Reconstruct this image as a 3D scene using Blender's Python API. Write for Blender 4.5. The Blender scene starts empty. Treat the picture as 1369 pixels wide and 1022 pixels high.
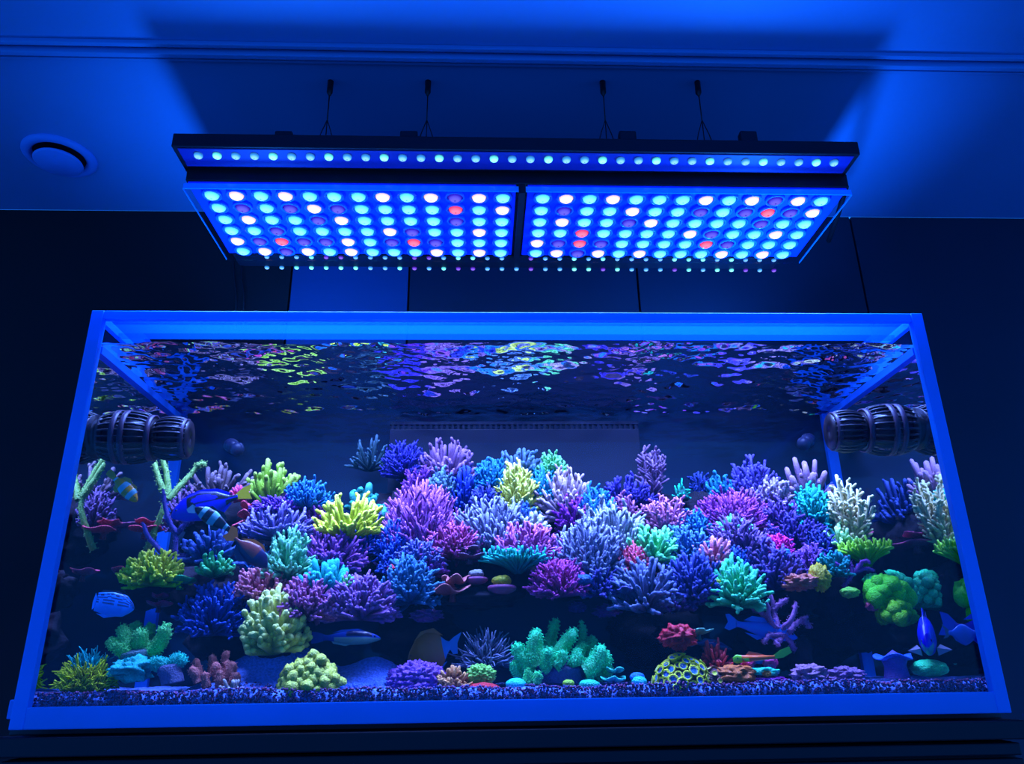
import bpy, math, random
import numpy as np
from mathutils import Vector, Matrix, noise

# ------------------------------------------------------------------ camera
# origin: bottom front centre of the aquarium; x right, y away from the viewer, z up
SC = bpy.context.scene
COL = SC.collection
FPX = 1026.0
CAMP = Vector((-0.06065, -1.24995, 0.06734))
PITCH, YAW, ROLL = 0.362957, 0.041690, -0.014783
FW = Vector((math.sin(YAW) * math.cos(PITCH), math.cos(YAW) * math.cos(PITCH), math.sin(PITCH)))
_r = Vector((math.cos(YAW), -math.sin(YAW), 0)); _u = _r.cross(FW)
RT = math.cos(ROLL) * _r + math.sin(ROLL) * _u
UP = -math.sin(ROLL) * _r + math.cos(ROLL) * _u
cam_d = bpy.data.cameras.new('camera'); cam = bpy.data.objects.new('camera', cam_d); COL.objects.link(cam)
cam_d.sensor_fit = 'HORIZONTAL'; cam_d.sensor_width = 36.0; cam_d.lens = 36.0 * FPX / 1369.0
cam_d.clip_start = 0.05
mw = Matrix((RT, UP, -FW)).transposed().to_4x4(); mw.translation = CAMP
cam.matrix_world = mw
SC.camera = cam

# ------------------------------------------------------------------ world, view, lights
SC.view_settings.view_transform = 'Standard'; SC.view_settings.look = 'None'
SC.view_settings.exposure = 0.0; SC.view_settings.gamma = 1.0; SC.view_settings.use_curve_mapping = False
SC.cycles.transparent_max_bounces = 24
SC.cycles.max_bounces = 8
SC.cycles.sample_clamp_indirect = 3.0
SC.cycles.caustics_reflective = False; SC.cycles.caustics_refractive = False
w = bpy.data.worlds.new('world'); SC.world = w; w.use_nodes = True
w.node_tree.nodes['Background'].inputs[0].default_value = (0.008, 0.125, 0.62, 1)
w.node_tree.nodes['Background'].inputs[1].default_value = 2.5
LCOL = (0.22, 0.37, 1.0)
KEY = (0.17, 0.30, 1.0)

def area(name, loc, rot, sx, sy, power, col, spread=180):
    d = bpy.data.lights.new(name, 'AREA'); d.shape = 'RECTANGLE'; d.size = sx; d.size_y = sy
    d.energy = power; d.color = col; d.spread = math.radians(spread)
    o = bpy.data.objects.new(name, d); COL.objects.link(o); o.location = loc; o.rotation_euler = rot
    return o
# light of the two LED panels, just under their lenses
area('led_panel_light', (-0.305, 0.17, 0.949), (0, 0, 0), 0.56, 0.22, 7.5, KEY, 130)
area('led_panel_light', (0.345, 0.17, 0.949), (0, 0, 0), 0.56, 0.22, 7.5, KEY, 130)
area('led_bar_light', (0.02, 0.026, 0.946), (math.radians(3), 0, 0), 1.38, 0.03, 40, KEY, 80)
# added lamps standing in for the panels' light thrown back up by the water
for _x, _t, _e in ((-0.56, 0.30, 4.2), (0.58, -0.38, 7.5)):
    area('water_glint_light', (_x, 0.20, 0.64), (math.pi, _t, 0), 0.08, 0.14, _e, (0.012, 0.19, 1.0), 130)
area('water_glint_light', (0.02, 0.20, 0.64), (math.pi, 0, 0), 0.9, 0.22, 2.0, (0.012, 0.20, 1.0), 120)

# ------------------------------------------------------------------ pixel helpers
def ray(x, y):
    return FW + (x - 684.5) / FPX * RT - (y - 511.0) / FPX * UP
def P(x, y, Y):
    d = ray(x, y); return CAMP + d * ((Y - CAMP.y) / d.y)
def PZ(x, y, Z):
    d = ray(x, y); return CAMP + d * ((Z - CAMP.z) / d.z)
def mpp(x, y, Y):
    return ((P(x, y, Y) - CAMP).dot(FW)) / FPX

def project(q):
    d = Vector(q) - CAMP; z = d.dot(FW); return 684.5 + FPX * d.dot(RT) / z, 511.0 - FPX * d.dot(UP) / z
def mirror(px, py, Y, s):
    """where the thing stands whose image in the side pane (s = -1 or 1) is seen at px, py"""
    q = P(px, py, Y); q.x = s * 2 * 0.735 - q.x; return project(q)

# ------------------------------------------------------------------ materials
def lin(c):
    return tuple((v / 255 / 12.92) if v / 255 <= 0.04045 else ((v / 255 + 0.055) / 1.055) ** 2.4 for v in c)
def alb(c, k=0.36):
    l = lin(c); m = sum(l) / 3; l = [max(0.004, m + (v - m) * 1.3) for v in l]
    return tuple(min(0.93, max(0.006, l[i] / LCOL[i] * k)) for i in range(3))
MATS = {}
def pm(name, col, rough=0.5, metal=0.0, bump=0, bscale=60, var=0, spec=0.4, transl=0, attr=False):
    if name in MATS: return MATS[name]
    m = bpy.data.materials.new(name); m.use_nodes = True; MATS[name] = m
    nt = m.node_tree; b = nt.nodes['Principled BSDF']
    b.inputs['Base Color'].default_value = (*col, 1); b.inputs['Roughness'].default_value = rough
    b.inputs['Metallic'].default_value = metal; b.inputs['Specular IOR Level'].default_value = spec
    tc = nt.nodes.new('ShaderNodeTexCoord')
    src = None
    if attr:
        a = nt.nodes.new('ShaderNodeAttribute'); a.attribute_name = 'Col'; src = a.outputs['Color']
        nt.links.new(src, b.inputs['Base Color'])
    if bump or var:
        n = nt.nodes.new('ShaderNodeTexNoise'); n.inputs['Scale'].default_value = bscale
        n.inputs['Detail'].default_value = 4
        nt.links.new(tc.outputs['Object'], n.inputs['Vector'])
        if bump:
            bn = nt.nodes.new('ShaderNodeBump'); bn.inputs['Strength'].default_value = bump
            bn.inputs['Distance'].default_value = 0.004
            nt.links.new(n.outputs['Fac'], bn.inputs['Height']); nt.links.new(bn.outputs['Normal'], b.inputs['Normal'])
        if var:
            mx = nt.nodes.new('ShaderNodeMix'); mx.data_type = 'RGBA'; mx.blend_type = 'MULTIPLY'
            mr = nt.nodes.new('ShaderNodeMapRange'); mr.inputs['From Min'].default_value = 0.3; mr.inputs['From Max'].default_value = 0.7
            mr.inputs['To Min'].default_value = 1 - var; mr.inputs['To Max'].default_value = 1 + var * 0.4
            nt.links.new(n.outputs['Fac'], mr.inputs['Value'])
            mx.inputs['Factor'].default_value = 1.0
            if src: nt.links.new(src, mx.inputs['A'])
            else: mx.inputs['A'].default_value = (*col, 1)
            nt.links.new(mr.outputs['Result'], mx.inputs['B']); nt.links.new(mx.outputs['Result'], b.inputs['Base Color'])
    if transl:
        t = nt.nodes.new('ShaderNodeBsdfTranslucent'); t.inputs['Color'].default_value = (*col, 1)
        s = nt.nodes.new('ShaderNodeMixShader'); s.inputs['Fac'].default_value = transl
        o = nt.nodes['Material Output']
        nt.links.new(b.outputs[0], s.inputs[1]); nt.links.new(t.outputs[0], s.inputs[2]); nt.links.new(s.outputs[0], o.inputs['Surface'])
    return m
def glassy(name, tint, lo, hi, power, rough=0.0):
    """thin clear sheet: see-through head on, mirror-like at a grazing angle"""
    m = bpy.data.materials.new(name); m.use_nodes = True; nt = m.node_tree; nt.nodes.clear(); MATS[name] = m
    o = nt.nodes.new('ShaderNodeOutputMaterial'); t = nt.nodes.new('ShaderNodeBsdfTransparent'); g = nt.nodes.new('ShaderNodeBsdfGlossy')
    t.inputs['Color'].default_value = (*tint, 1); g.inputs['Roughness'].default_value = rough
    lw = nt.nodes.new('ShaderNodeLayerWeight'); lw.inputs['Blend'].default_value = 0.5
    p = nt.nodes.new('ShaderNodeMath'); p.operation = 'POWER'; p.inputs[1].default_value = power
    mr = nt.nodes.new('ShaderNodeMapRange'); mr.inputs['To Min'].default_value = lo; mr.inputs['To Max'].default_value = hi
    mx = nt.nodes.new('ShaderNodeMixShader')
    nt.links.new(lw.outputs['Facing'], p.inputs[0]); nt.links.new(p.outputs[0], mr.inputs['Value'])
    nt.links.new(mr.outputs['Result'], mx.inputs['Fac']); nt.links.new(t.outputs[0], mx.inputs[1]); nt.links.new(g.outputs[0], mx.inputs[2])
    nt.links.new(mx.outputs[0], o.inputs['Surface'])
    return m
def watermat():
    """water boundary: Fresnel with IOR 1.33, so total internal reflection from inside"""
    m = bpy.data.materials.new('water'); m.use_nodes = True; nt = m.node_tree; nt.nodes.clear()
    o = nt.nodes.new('ShaderNodeOutputMaterial'); t = nt.nodes.new('ShaderNodeBsdfTransparent'); g = nt.nodes.new('ShaderNodeBsdfGlossy')
    g.inputs['Roughness'].default_value = 0.015; g.inputs['Color'].default_value = (0.93, 0.95, 0.97, 1)
    f = nt.nodes.new('ShaderNodeFresnel'); f.inputs['IOR'].default_value = 1.333
    mx = nt.nodes.new('ShaderNodeMixShader')
    nt.links.new(f.outputs[0], mx.inputs['Fac']); nt.links.new(t.outputs[0], mx.inputs[1]); nt.links.new(g.outputs[0], mx.inputs[2])
    nt.links.new(mx.outputs[0], o.inputs['Surface'])
    return m
def emit(name, col, s):
    """LED lens: hot core, coloured body and a dimmer rim, following the dome"""
    if name in MATS: return MATS[name]
    m = bpy.data.materials.new(name); m.use_nodes = True; nt = m.node_tree; nt.nodes.clear(); MATS[name] = m
    o = nt.nodes.new('ShaderNodeOutputMaterial'); e = nt.nodes.new('ShaderNodeEmission'); tc = nt.nodes.new('ShaderNodeTexCoord')
    sx = nt.nodes.new('ShaderNodeSeparateXYZ'); ab = nt.nodes.new('ShaderNodeMath'); ab.operation = 'ABSOLUTE'
    cr = nt.nodes.new('ShaderNodeValToRGB'); el = cr.color_ramp.elements
    el[0].position = 0.05; el[0].color = (*[c * 0.30 * s for c in col], 1); el[1].position = 0.55; el[1].color = (*[c * s for c in col], 1)
    x = el.new(0.93); x.color = (*[min(2.2, (c * 0.92 + 0.10) * s * 1.5) for c in col], 1)
    nt.links.new(tc.outputs['Normal'], sx.inputs[0]); nt.links.new(sx.outputs['Z'], ab.inputs[0]); nt.links.new(ab.outputs[0], cr.inputs[0])
    nt.links.new(cr.outputs[0], e.inputs[0]); nt.links.new(e.outputs[0], o.inputs['Surface']); m.cycles.emission_sampling = 'NONE'
    return m

M_CORAL = pm('coral_tissue', (1, 1, 1), 0.6, bump=0.5, bscale=380, var=0.22, attr=True, spec=0.15)
M_SMOOTH = pm('soft_tissue', (1, 1, 1), 0.5, bump=0.8, bscale=420, var=0.3, attr=True, spec=0.4)
M_FISH = pm('fish_skin', (1, 1, 1), 0.35, bump=0.1, bscale=300, attr=True, spec=0.5)
M_ROCK = pm('live_rock', (0.011, 0.008, 0.015), 0.9, bump=1.0, bscale=55, var=0.6, spec=0.15)
M_FRAME = pm('blue_lit_frame', (0.010, 0.36, 0.98), 0.35, var=0.08, bscale=6, transl=0.35)  # blue light piped through the glass edges is put into the colour
M_BRACE = bpy.data.materials.new('brace_glass'); M_BRACE.use_nodes = True
_n = M_BRACE.node_tree; _t = _n.nodes.new('ShaderNodeBsdfTransparent'); _t.inputs[0].default_value = (0.9, 0.95, 1, 1)
_s = _n.nodes.new('ShaderNodeMixShader'); _s.inputs[0].default_value = 0.32
_l = _n.nodes.new('ShaderNodeBsdfTranslucent'); _l.inputs[0].default_value = (0.001, 0.045, 0.34, 1)
_n.links.new(_t.outputs[0], _s.inputs[1]); _n.links.new(_l.outputs[0], _s.inputs[2]); _n.links.new(_s.outputs[0], _n.nodes['Material Output'].inputs[0])
M_SEAM = pm('blue_silicone', (0.012, 0.25, 0.95), 0.4, transl=0.3)
M_BACK = pm('navy_back_film', (0.008, 0.026, 0.060), 0.6, var=0.35, bscale=3, spec=0.2)
M_BLACK = pm('black_plastic', (0.005, 0.005, 0.008), 0.4)
M_ALU = pm('black_aluminium', (0.010, 0.012, 0.020), 0.38, metal=0.3)
M_CAGE = pm('pump_cage', (0.012, 0.007, 0.010), 0.4)
M_BAND = pm('pump_band', (0.05, 0.025, 0.05), 0.45)
M_CEIL = pm('ceiling_paint', (0.07, 0.25, 0.52), 0.55, var=0.06, bscale=3)
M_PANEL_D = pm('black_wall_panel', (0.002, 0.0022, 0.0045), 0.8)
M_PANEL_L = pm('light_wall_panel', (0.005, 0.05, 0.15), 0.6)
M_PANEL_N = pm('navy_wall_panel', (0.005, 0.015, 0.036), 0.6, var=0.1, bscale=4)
M_CAB = pm('dark_cabinet', (0.0015, 0.0022, 0.006), 0.6, var=0.15, bscale=8)
M_GLASS = glassy('tank_glass', (0.985, 0.99, 1.0), 0.003, 0.4, 5)
M_SHIELD = glassy('acrylic_shield', (0.97, 0.98, 1.0), 0.02, 0.6, 5)
M_WATER = watermat()
M_SAND = pm('sand', alb((85, 104, 210), .95), 0.9, bump=0.9, bscale=260, var=0.4)

# ------------------------------------------------------------------ mesh helpers
def mesh_obj(name, V, F, mat, parent=None, col=None, smooth=True, label=None, cat=None, group=None, kind=None):
    me = bpy.data.meshes.new(name)
    V = np.asarray(V, dtype=np.float32)
    if isinstance(F, np.ndarray) or (len(F) and isinstance(F[0], np.ndarray) and F[0].ndim == 2):
        FL = [F] if isinstance(F, np.ndarray) else F
        loops = np.concatenate([f.reshape(-1) for f in FL]).astype(np.int32)
        sizes = np.concatenate([np.full(len(f), f.shape[1]) for f in FL]).astype(np.int32)
        me.vertices.add(len(V)); me.vertices.foreach_set('co', V.reshape(-1))
        me.loops.add(len(loops)); me.loops.foreach_set('vertex_index', loops)
        me.polygons.add(len(sizes)); me.polygons.foreach_set('loop_start', np.concatenate([[0], np.cumsum(sizes)[:-1]]).astype(np.int32))
        me.update(calc_edges=True); me.validate()
    else:
        me.from_pydata(V.tolist(), [], F); me.update()
    if smooth: me.polygons.foreach_set('use_smooth', np.ones(len(me.polygons), dtype=bool))
    if col is not None:
        a = me.color_attributes.new('Col', 'FLOAT_COLOR', 'POINT')
        c = np.ones((len(V), 4), dtype=np.float32); c[:, :3] = col
        a.data.foreach_set('color', c.reshape(-1))
    me.materials.append(mat)
    o = bpy.data.objects.new(name, me); COL.objects.link(o)
    if parent is not None: o.parent = parent
    tag(o, label, cat, group, kind)
    return o
def tag(o, label=None, cat=None, group=None, kind=None):
    if label: o['label'] = label
    if cat: o['category'] = cat
    if group: o['group'] = group
    if kind: o['kind'] = kind
    return o
def empty(name, loc, label, cat, group=None, rot=None):
    o = bpy.data.objects.new(name, None); COL.objects.link(o); o.location = loc; o.empty_display_size = 0.05
    if rot is not None: o.rotation_euler = rot
    return tag(o, label, cat, group)
BOXF = [(0, 3, 2, 1), (4, 5, 6, 7), (0, 1, 5, 4), (1, 2, 6, 5), (2, 3, 7, 6), (3, 0, 4, 7)]
def boxv(a, b):
    (x0, y0, z0), (x1, y1, z1) = a, b
    return [(x0, y0, z0), (x1, y0, z0), (x1, y1, z0), (x0, y1, z0), (x0, y0, z1), (x1, y0, z1), (x1, y1, z1), (x0, y1, z1)]
def box(name, a, b, mat, parent=None, bevel=0, **k):
    o = mesh_obj(name, boxv(a, b), BOXF, mat, parent, smooth=False, **k)
    if bevel:
        md = o.modifiers.new('bevel', 'BEVEL'); md.width = bevel; md.segments = 2
    return o
def boxes(name, lst, mat, parent=None, **k):
    V, F = [], []
    for a, b in lst:
        n = len(V); V += boxv(a, b); F += [tuple(i + n for i in f) for f in BOXF]
    return mesh_obj(name, V, F, mat, parent, smooth=False, **k)

def tubes(PTS, RAD, S=6, tipk=0.35):
    """PTS (N,K,3), RAD (N,K): closed-tip tubes. returns V, [quads, tris], t (0 base .. 1 tip)"""
    PTS = np.asarray(PTS, float); RAD = np.asarray(RAD, float); N, K, _ = PTS.shape
    T = np.gradient(PTS, axis=1); T /= np.linalg.norm(T, axis=2, keepdims=True) + 1e-9
    ax = PTS[:, -1] - PTS[:, 0]; ax /= np.linalg.norm(ax, axis=1, keepdims=True) + 1e-9
    ref = np.where(np.abs(ax[:, 2:3]) < 0.8, np.array([[0, 0, 1.0]]), np.array([[1.0, 0, 0]]))
    U = np.cross(T, ref[:, None, :]); U /= np.linalg.norm(U, axis=2, keepdims=True) + 1e-9
    W = np.cross(T, U)
    a = np.arange(S) * 2 * np.pi / S
    ring = PTS[:, :, None, :] + RAD[:, :, None, None] * (np.cos(a)[None, None, :, None] * U[:, :, None, :] + np.sin(a)[None, None, :, None] * W[:, :, None, :])
    tip = PTS[:, -1] + T[:, -1] * RAD[:, -1:] * tipk * 2
    V = np.concatenate([ring.reshape(N, K * S, 3), tip[:, None, :]], axis=1)
    nv = K * S + 1
    q = []
    for k in range(K - 1):
        for s in range(S):
            q.append((k * S + s, k * S + (s + 1) % S, (k + 1) * S + (s + 1) % S, (k + 1) * S + s))
    q = np.array(q); tr = np.array([((K - 1) * S + s, (K - 1) * S + (s + 1) % S, K * S) for s in range(S)])
    off = (np.arange(N) * nv)[:, None, None]
    Q = (q[None] + off).reshape(-1, 4); TT = (tr[None] + off).reshape(-1, 3)
    t = np.concatenate([np.repeat(np.linspace(0, 1, K), S), [1.0]]); t = np.tile(t, N)
    return V.reshape(-1, 3), [Q, TT], t
def merge(parts):
    """parts: list of (V, [Q,T], c) -> one"""
    Vs, Qs, Ts, Cs, n = [], [], [], [], 0
    for V, (Q, T), c in parts:
        Vs.append(V); Cs.append(c)
        if len(Q): Qs.append(Q + n)
        if len(T): Ts.append(T + n)
        n += len(V)
    F = []
    if Qs: F.append(np.concatenate(Qs))
    if Ts: F.append(np.concatenate(Ts))
    return np.concatenate(Vs), F, np.concatenate(Cs)
def unit(v): return v / (np.linalg.norm(v, axis=-1, keepdims=True) + 1e-9)
def grad(c0, c1, t, p=1.0):
    t = np.clip(t, 0, 1)[:, None] ** p
    return np.array(c0)[None] * (1 - t) + np.array(c1)[None] * t
def bez(p0, p1, p2, K):
    u = np.linspace(0, 1, K)[None, :, None]
    return (1 - u) ** 2 * p0[:, None] + 2 * u * (1 - u) * p1[:, None] + u * u * p2[:, None]

# ------------------------------------------------------------------ coral growers (base at the origin, metres)
def bush(rng, rx, ry, rz, n=60, rad=0.003, nsub=4, style='dome', th=100, sublen=0.22, c0=None, c1=None, S=5, jit=0.10, tipw=1.0):
    i = np.arange(n) + 0.5
    cmin = math.cos(math.radians(th))
    cz = 1 - (1 - cmin) * i / n; sn = np.sqrt(np.maximum(0, 1 - cz * cz)); ph = i * 2.39996 + rng.uniform(0, 6)
    d = np.stack([sn * np.cos(ph), sn * np.sin(ph), cz], 1)
    d = unit(d + rng.normal(0, jit, d.shape))
    R = np.array([rx, ry, rz])
    if style == 'table':
        rr = np.sqrt(i / n); e = np.stack([rr * np.cos(ph) * rx, rr * np.sin(ph) * ry, np.full(n, rz * 0.62) + rng.normal(0, rz * 0.06, n)], 1)
        p1 = np.stack([e[:, 0] * 0.45, e[:, 1] * 0.45, e[:, 2] * 0.75], 1)
    elif style == 'fan':
        e = d * R * rng.uniform(0.8, 1.05, (n, 1)); e[:, 2] = np.maximum(e[:, 2], rz * 0.12)
        p1 = np.stack([e[:, 0] * 0.72, e[:, 1] * 0.72, e[:, 2] * 0.30], 1)
    else:
        e = d * R * rng.uniform(0.82, 1.04, (n, 1)); e[:, 2] = e[:, 2] * 0.9 + rz * 0.08
        p1 = np.stack([e[:, 0] * 0.55, e[:, 1] * 0.55, e[:, 2] * 0.42], 1)
    p0 = e * 0.06; p0[:, 2] = -rz * 0.06
    p1 = p1 + rng.normal(0, 0.05, p1.shape) * R
    K = 6
    main = bez(p0, p1, e, K)
    prof = np.array([1.20, 1.12, 1.05, 1.02, 1.0, 0.78])
    r = rad * prof[None] * rng.uniform(0.85, 1.15, (n, 1))
    V, F, t = tubes(main, r, S)
    parts = [(V, F, t * 0.85 + 0.15 * (t > 0.95))]
    if nsub:
        m = n * nsub
        idx = np.repeat(np.arange(n), nsub)
        if style == 'bottle': s = np.tile(np.linspace(0.25, 0.97, nsub), n) + rng.uniform(-0.03, 0.03, m)
        else: s = np.tile(np.linspace(0.55, 0.92, nsub), n) + rng.uniform(-0.06, 0.06, m)
        s = np.clip(s, 0.05, 0.98)
        P0, P1, P2 = p0[idx], p1[idx], e[idx]; u = s[:, None]
        o = (1 - u) ** 2 * P0 + 2 * u * (1 - u) * P1 + u * u * P2
        tg = unit(2 * (1 - u) * (P1 - P0) + 2 * u * (P2 - P1))
        rv = rng.normal(0, 1, (m, 3)); perp = unit(rv - (rv * tg).sum(1, keepdims=True) * tg)
        if style == 'table': dr = unit(np.array([[0, 0, 1.0]]) + perp * 0.35 + tg * 0.15); L = rz * 0.42 * rng.uniform(0.6, 1.1, (m, 1))
        elif style == 'bottle': dr = unit(perp + tg * 0.55 + np.array([[0, 0, 0.3]])); L = sublen * rz * rng.uniform(0.6, 1.1, (m, 1)) * (1.15 - 0.5 * u)
        else: dr = unit(tg * 0.75 + perp * 0.75 + np.array([[0, 0, 0.35]])); L = sublen * float(R.mean()) * rng.uniform(0.6, 1.15, (m, 1))
        q0 = o; q2 = o + dr * L; q1 = o + dr * L * 0.5 + perp * L * 0.12
        sb = bez(q0, q1, q2, 4)
        rs = rad * 0.82 * np.array([1.0, 1.02, 1.0, 0.78])[None] * rng.uniform(0.8, 1.1, (m, 1))
        V, F, t = tubes(sb, rs, S)
        sv = np.repeat(s, 4 * S + 1)
        parts.append((V, F, 0.25 + 0.4 * sv * 0.5 + 0.55 * t))
    V, F, t = merge(parts)
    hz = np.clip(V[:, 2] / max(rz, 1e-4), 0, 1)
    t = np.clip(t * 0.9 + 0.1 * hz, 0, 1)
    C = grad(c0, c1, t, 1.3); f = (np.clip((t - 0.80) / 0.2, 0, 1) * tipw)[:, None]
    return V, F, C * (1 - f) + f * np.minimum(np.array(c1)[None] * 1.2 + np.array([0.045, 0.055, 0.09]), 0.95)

def sphere_grid(nu, nv):
    u = np.arange(nu) * 2 * np.pi / nu; v = np.linspace(0, np.pi, nv)
    V = np.stack([np.outer(np.sin(v), np.cos(u)), np.outer(np.sin(v), np.sin(u)), np.outer(np.cos(v), np.ones(nu))], 2).reshape(-1, 3)
    q = [(j * nu + i, (j + 1) * nu + i, (j + 1) * nu + (i + 1) % nu, j * nu + (i + 1) % nu) for j in range(nv - 1) for i in range(nu)]
    return V, np.array(q)
NO_T = np.zeros((0, 3), int); NO_Q = np.zeros((0, 4), int)
def fbm(V, scale, seed, octv=3):
    off = Vector((seed * 3.7 % 50, seed * 1.9 % 50, seed * 5.3 % 50))
    return np.array([noise.fractal(Vector(p) * scale + off, 1.0, 2.0, octv) for p in V])
def blob(rng, rx, ry, rz, amp=0.2, freq=2.2, nu=52, nv=30, c0=None, c1=None, base=0.15, worley=0.0, wf=5.0):
    V, Q = sphere_grid(nu, nv); s = rng.uniform(0, 40)
    d = 1 + amp * fbm(V, freq, s)
    if worley:
        wv = np.array([noise.voronoi(Vector(p) * wf + Vector((s, s, s)))[0][0] for p in V]); d += worley * (0.45 - wv)
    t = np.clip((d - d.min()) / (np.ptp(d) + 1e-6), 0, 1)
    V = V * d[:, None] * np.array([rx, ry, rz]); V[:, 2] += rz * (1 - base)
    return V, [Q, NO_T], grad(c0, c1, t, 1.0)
def lumps(rng, rx, ry, rz, n=40, r=0.3, c0=None, c1=None, amp=0.18):
    i = np.arange(n) + 0.5; cz = 1 - 0.95 * i / n; sn = np.sqrt(1 - cz * cz); ph = i * 2.39996 + rng.uniform(0, 6); parts = []
    B, Q = sphere_grid(14, 9); R = np.array([rx, ry, rz]); m = float(R.min())
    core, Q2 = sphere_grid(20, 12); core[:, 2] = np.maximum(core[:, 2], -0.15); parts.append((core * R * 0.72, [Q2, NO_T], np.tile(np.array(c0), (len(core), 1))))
    for k in range(n):
        c = np.array([sn[k] * math.cos(ph[k]), sn[k] * math.sin(ph[k]), cz[k]]) * R * rng.uniform(0.72, 0.95)
        rr = r * m * rng.uniform(0.75, 1.25); v = B * rr * (1 + amp * fbm(B, 2.5, k * 1.7))[:, None]
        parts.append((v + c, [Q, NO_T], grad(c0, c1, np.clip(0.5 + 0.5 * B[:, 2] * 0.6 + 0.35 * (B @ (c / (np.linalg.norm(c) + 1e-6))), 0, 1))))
    return merge(parts)
def plate(rng, rx, ry, rz, layers=1, c0=None, c1=None, wave=0.25, thick=0.0025, cup=0.5):
    parts = []
    for l in range(layers):
        nu, nr = 40, 7; a = np.arange(nu) * 2 * np.pi / nu
        ph = rng.uniform(0, 6, 4)
        edge = 1 + 0.18 * np.sin(3 * a + ph[0]) + 0.10 * np.sin(5 * a + ph[1]) + 0.05 * np.sin(9 * a + ph[2])
        sc = 1 - 0.28 * l / max(1, layers - 1) if layers > 1 else 1
        ox, oy = rng.uniform(-0.25, 0.25, 2) * (layers > 1)
        rows = []
        for side in (1, -1):
            for k in range(nr):
                rr = (k + 0.4) / (nr - 0.6)
                x = (rr * edge * np.cos(a) * sc + ox) * rx; y = (rr * edge * np.sin(a) * sc + oy) * ry
                z = rz * ((l + 0.3) / layers + cup / layers * rr ** 2 * 0.6) + wave * rz * rr * np.sin(4 * a + ph[3]) * 0.35
                rows.append(np.stack([x, y, z + side * thick * (1 - 0.6 * rr ** 3)], 1))
        top = rows[:nr]; bot = rows[nr:]
        seq = top + bot[::-1]
        V = np.concatenate(seq); K = len(seq)
        q = np.array([(k * nu + i, (k + 1) * nu + i, (k + 1) * nu + (i + 1) % nu, k * nu + (i + 1) % nu) for k in range(K - 1) for i in range(nu)] +
                     [((K - 1) * nu + i, i, (i + 1) % nu, (K - 1) * nu + (i + 1) % nu) for i in range(nu)])
        t = np.concatenate([np.full(nu, ((k + .4) / nr)) for k in range(nr)] + [np.full(nu, 0.2 + 0.6 * (k / nr)) for k in range(nr)][::-1])
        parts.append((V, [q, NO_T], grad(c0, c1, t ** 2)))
    st, F, t = tubes(np.array([[[0, 0, -rz * 0.3], [0, 0, 0.0], [0, 0, rz * 0.25], [0, 0, rz * 0.5]]]), np.array([[rx * .22, rx * .18, rx * .16, rx * .14]]), 10)
    parts.append((st, F, grad(c0, c0, t)))
    return merge(parts)
def polyps(rng, V, Nn, count, size, c0, c1, S=4):
    idx = rng.choice(len(V), count)
    o = V[idx] + rng.normal(0, size * 0.6, (count, 3)); d = unit(Nn[idx] + rng.normal(0, 0.35, (count, 3)))
    pts = np.stack([o - d * size * 0.3, o + d * size * 0.5, o + d * size], 1)
    r = np.tile(np.array([[0.28, 0.34, 0.22]]) * size, (count, 1))
    v, F, t = tubes(pts, r, S); return v, F, grad(c0, c1, t)
def fat_fingers(rng, specs, c0, c1, cs, npoly=900, psize=0.003, S=14, K=12, stalk=None):
    """specs: list of (points (3), base radius, tip radius)"""
    parts = []
    for (p0, p1, p2, r0, r1) in specs:
        p = bez(np.array([p0]), np.array([p1]), np.array([p2]), K)
        u = np.linspace(0, 1, K); r = r0 * (1 - u) + r1 * u
        r = r * np.where(u > 0.82, np.sqrt(np.maximum(0.05, 1 - ((u - 0.82) / 0.2) ** 2)), 1)
        V, F, t = tubes(p, r[None], S, 0.2)
        axis = np.concatenate([np.repeat(p[0], S, 0), p[0][-1:]])
        V = V + fbm(V, 60, 3.0 + r0 * 100)[:, None] * 0.003 * unit(V - axis + np.array([0, 0, 1e-5]))
        parts.append((V, F, grad(c0, c1, t * 0.7 + 0.2)))
        nn = unit(V - axis + np.array([0, 0, 1e-4])); sel = t > 0.12
        parts.append(polyps(rng, V[sel], nn[sel], int(npoly / len(specs)), psize, c1, np.minimum(np.array(c1) * 1.35, 0.95)))
    if stalk:
        for (p0, p1, r0, r1) in stalk:
            u = np.linspace(0, 1, 8); p = np.array(p0)[None] * (1 - u[:, None]) + np.array(p1)[None] * u[:, None]
            V, F, t = tubes(p[None], (r0 * (1 - u) + r1 * u)[None], 20, 0.2); V = V + fbm(V, 25, 7)[:, None] * 0.006 * np.array([1, 1, 0.3])
            parts.append((V, F, grad(cs, cs, t)))
    return merge(parts)
def tuft(rng, rx, ry, rz, n=260, rad=0.0012, c0=None, c1=None, c2=None, lenk=0.6, S=4):
    i = np.arange(n) + 0.5; cz = 1 - 0.97 * i / n; sn = np.sqrt(1 - cz * cz); ph = i * 2.39996
    d = np.stack([sn * np.cos(ph), sn * np.sin(ph), cz], 1)
    o = d * np.array([rx, ry, rz]) * (1 - lenk * 0.6); e = (d + rng.normal(0, 0.16, d.shape)) * np.array([rx, ry, rz]) * rng.uniform(0.85, 1.1, (n, 1)); e[:, 2] = np.abs(e[:, 2])
    m = (o + e) / 2 + rng.normal(0, 0.08, d.shape) * np.array([rx, ry, rz])
    V, F, t = tubes(bez(o, m, e, 4), np.tile(np.array([[1.1, 1, .9, .6]]) * rad, (n, 1)), S)
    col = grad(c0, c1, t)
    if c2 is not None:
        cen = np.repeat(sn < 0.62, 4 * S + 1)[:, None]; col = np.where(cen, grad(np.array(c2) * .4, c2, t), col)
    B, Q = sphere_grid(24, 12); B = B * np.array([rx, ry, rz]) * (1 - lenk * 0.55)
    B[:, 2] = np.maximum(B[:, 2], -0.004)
    return merge([(V, F, col), (B, [Q, NO_T], grad(np.array(c0) * .5, c0, np.ones(len(B)) * .5))])
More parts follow.
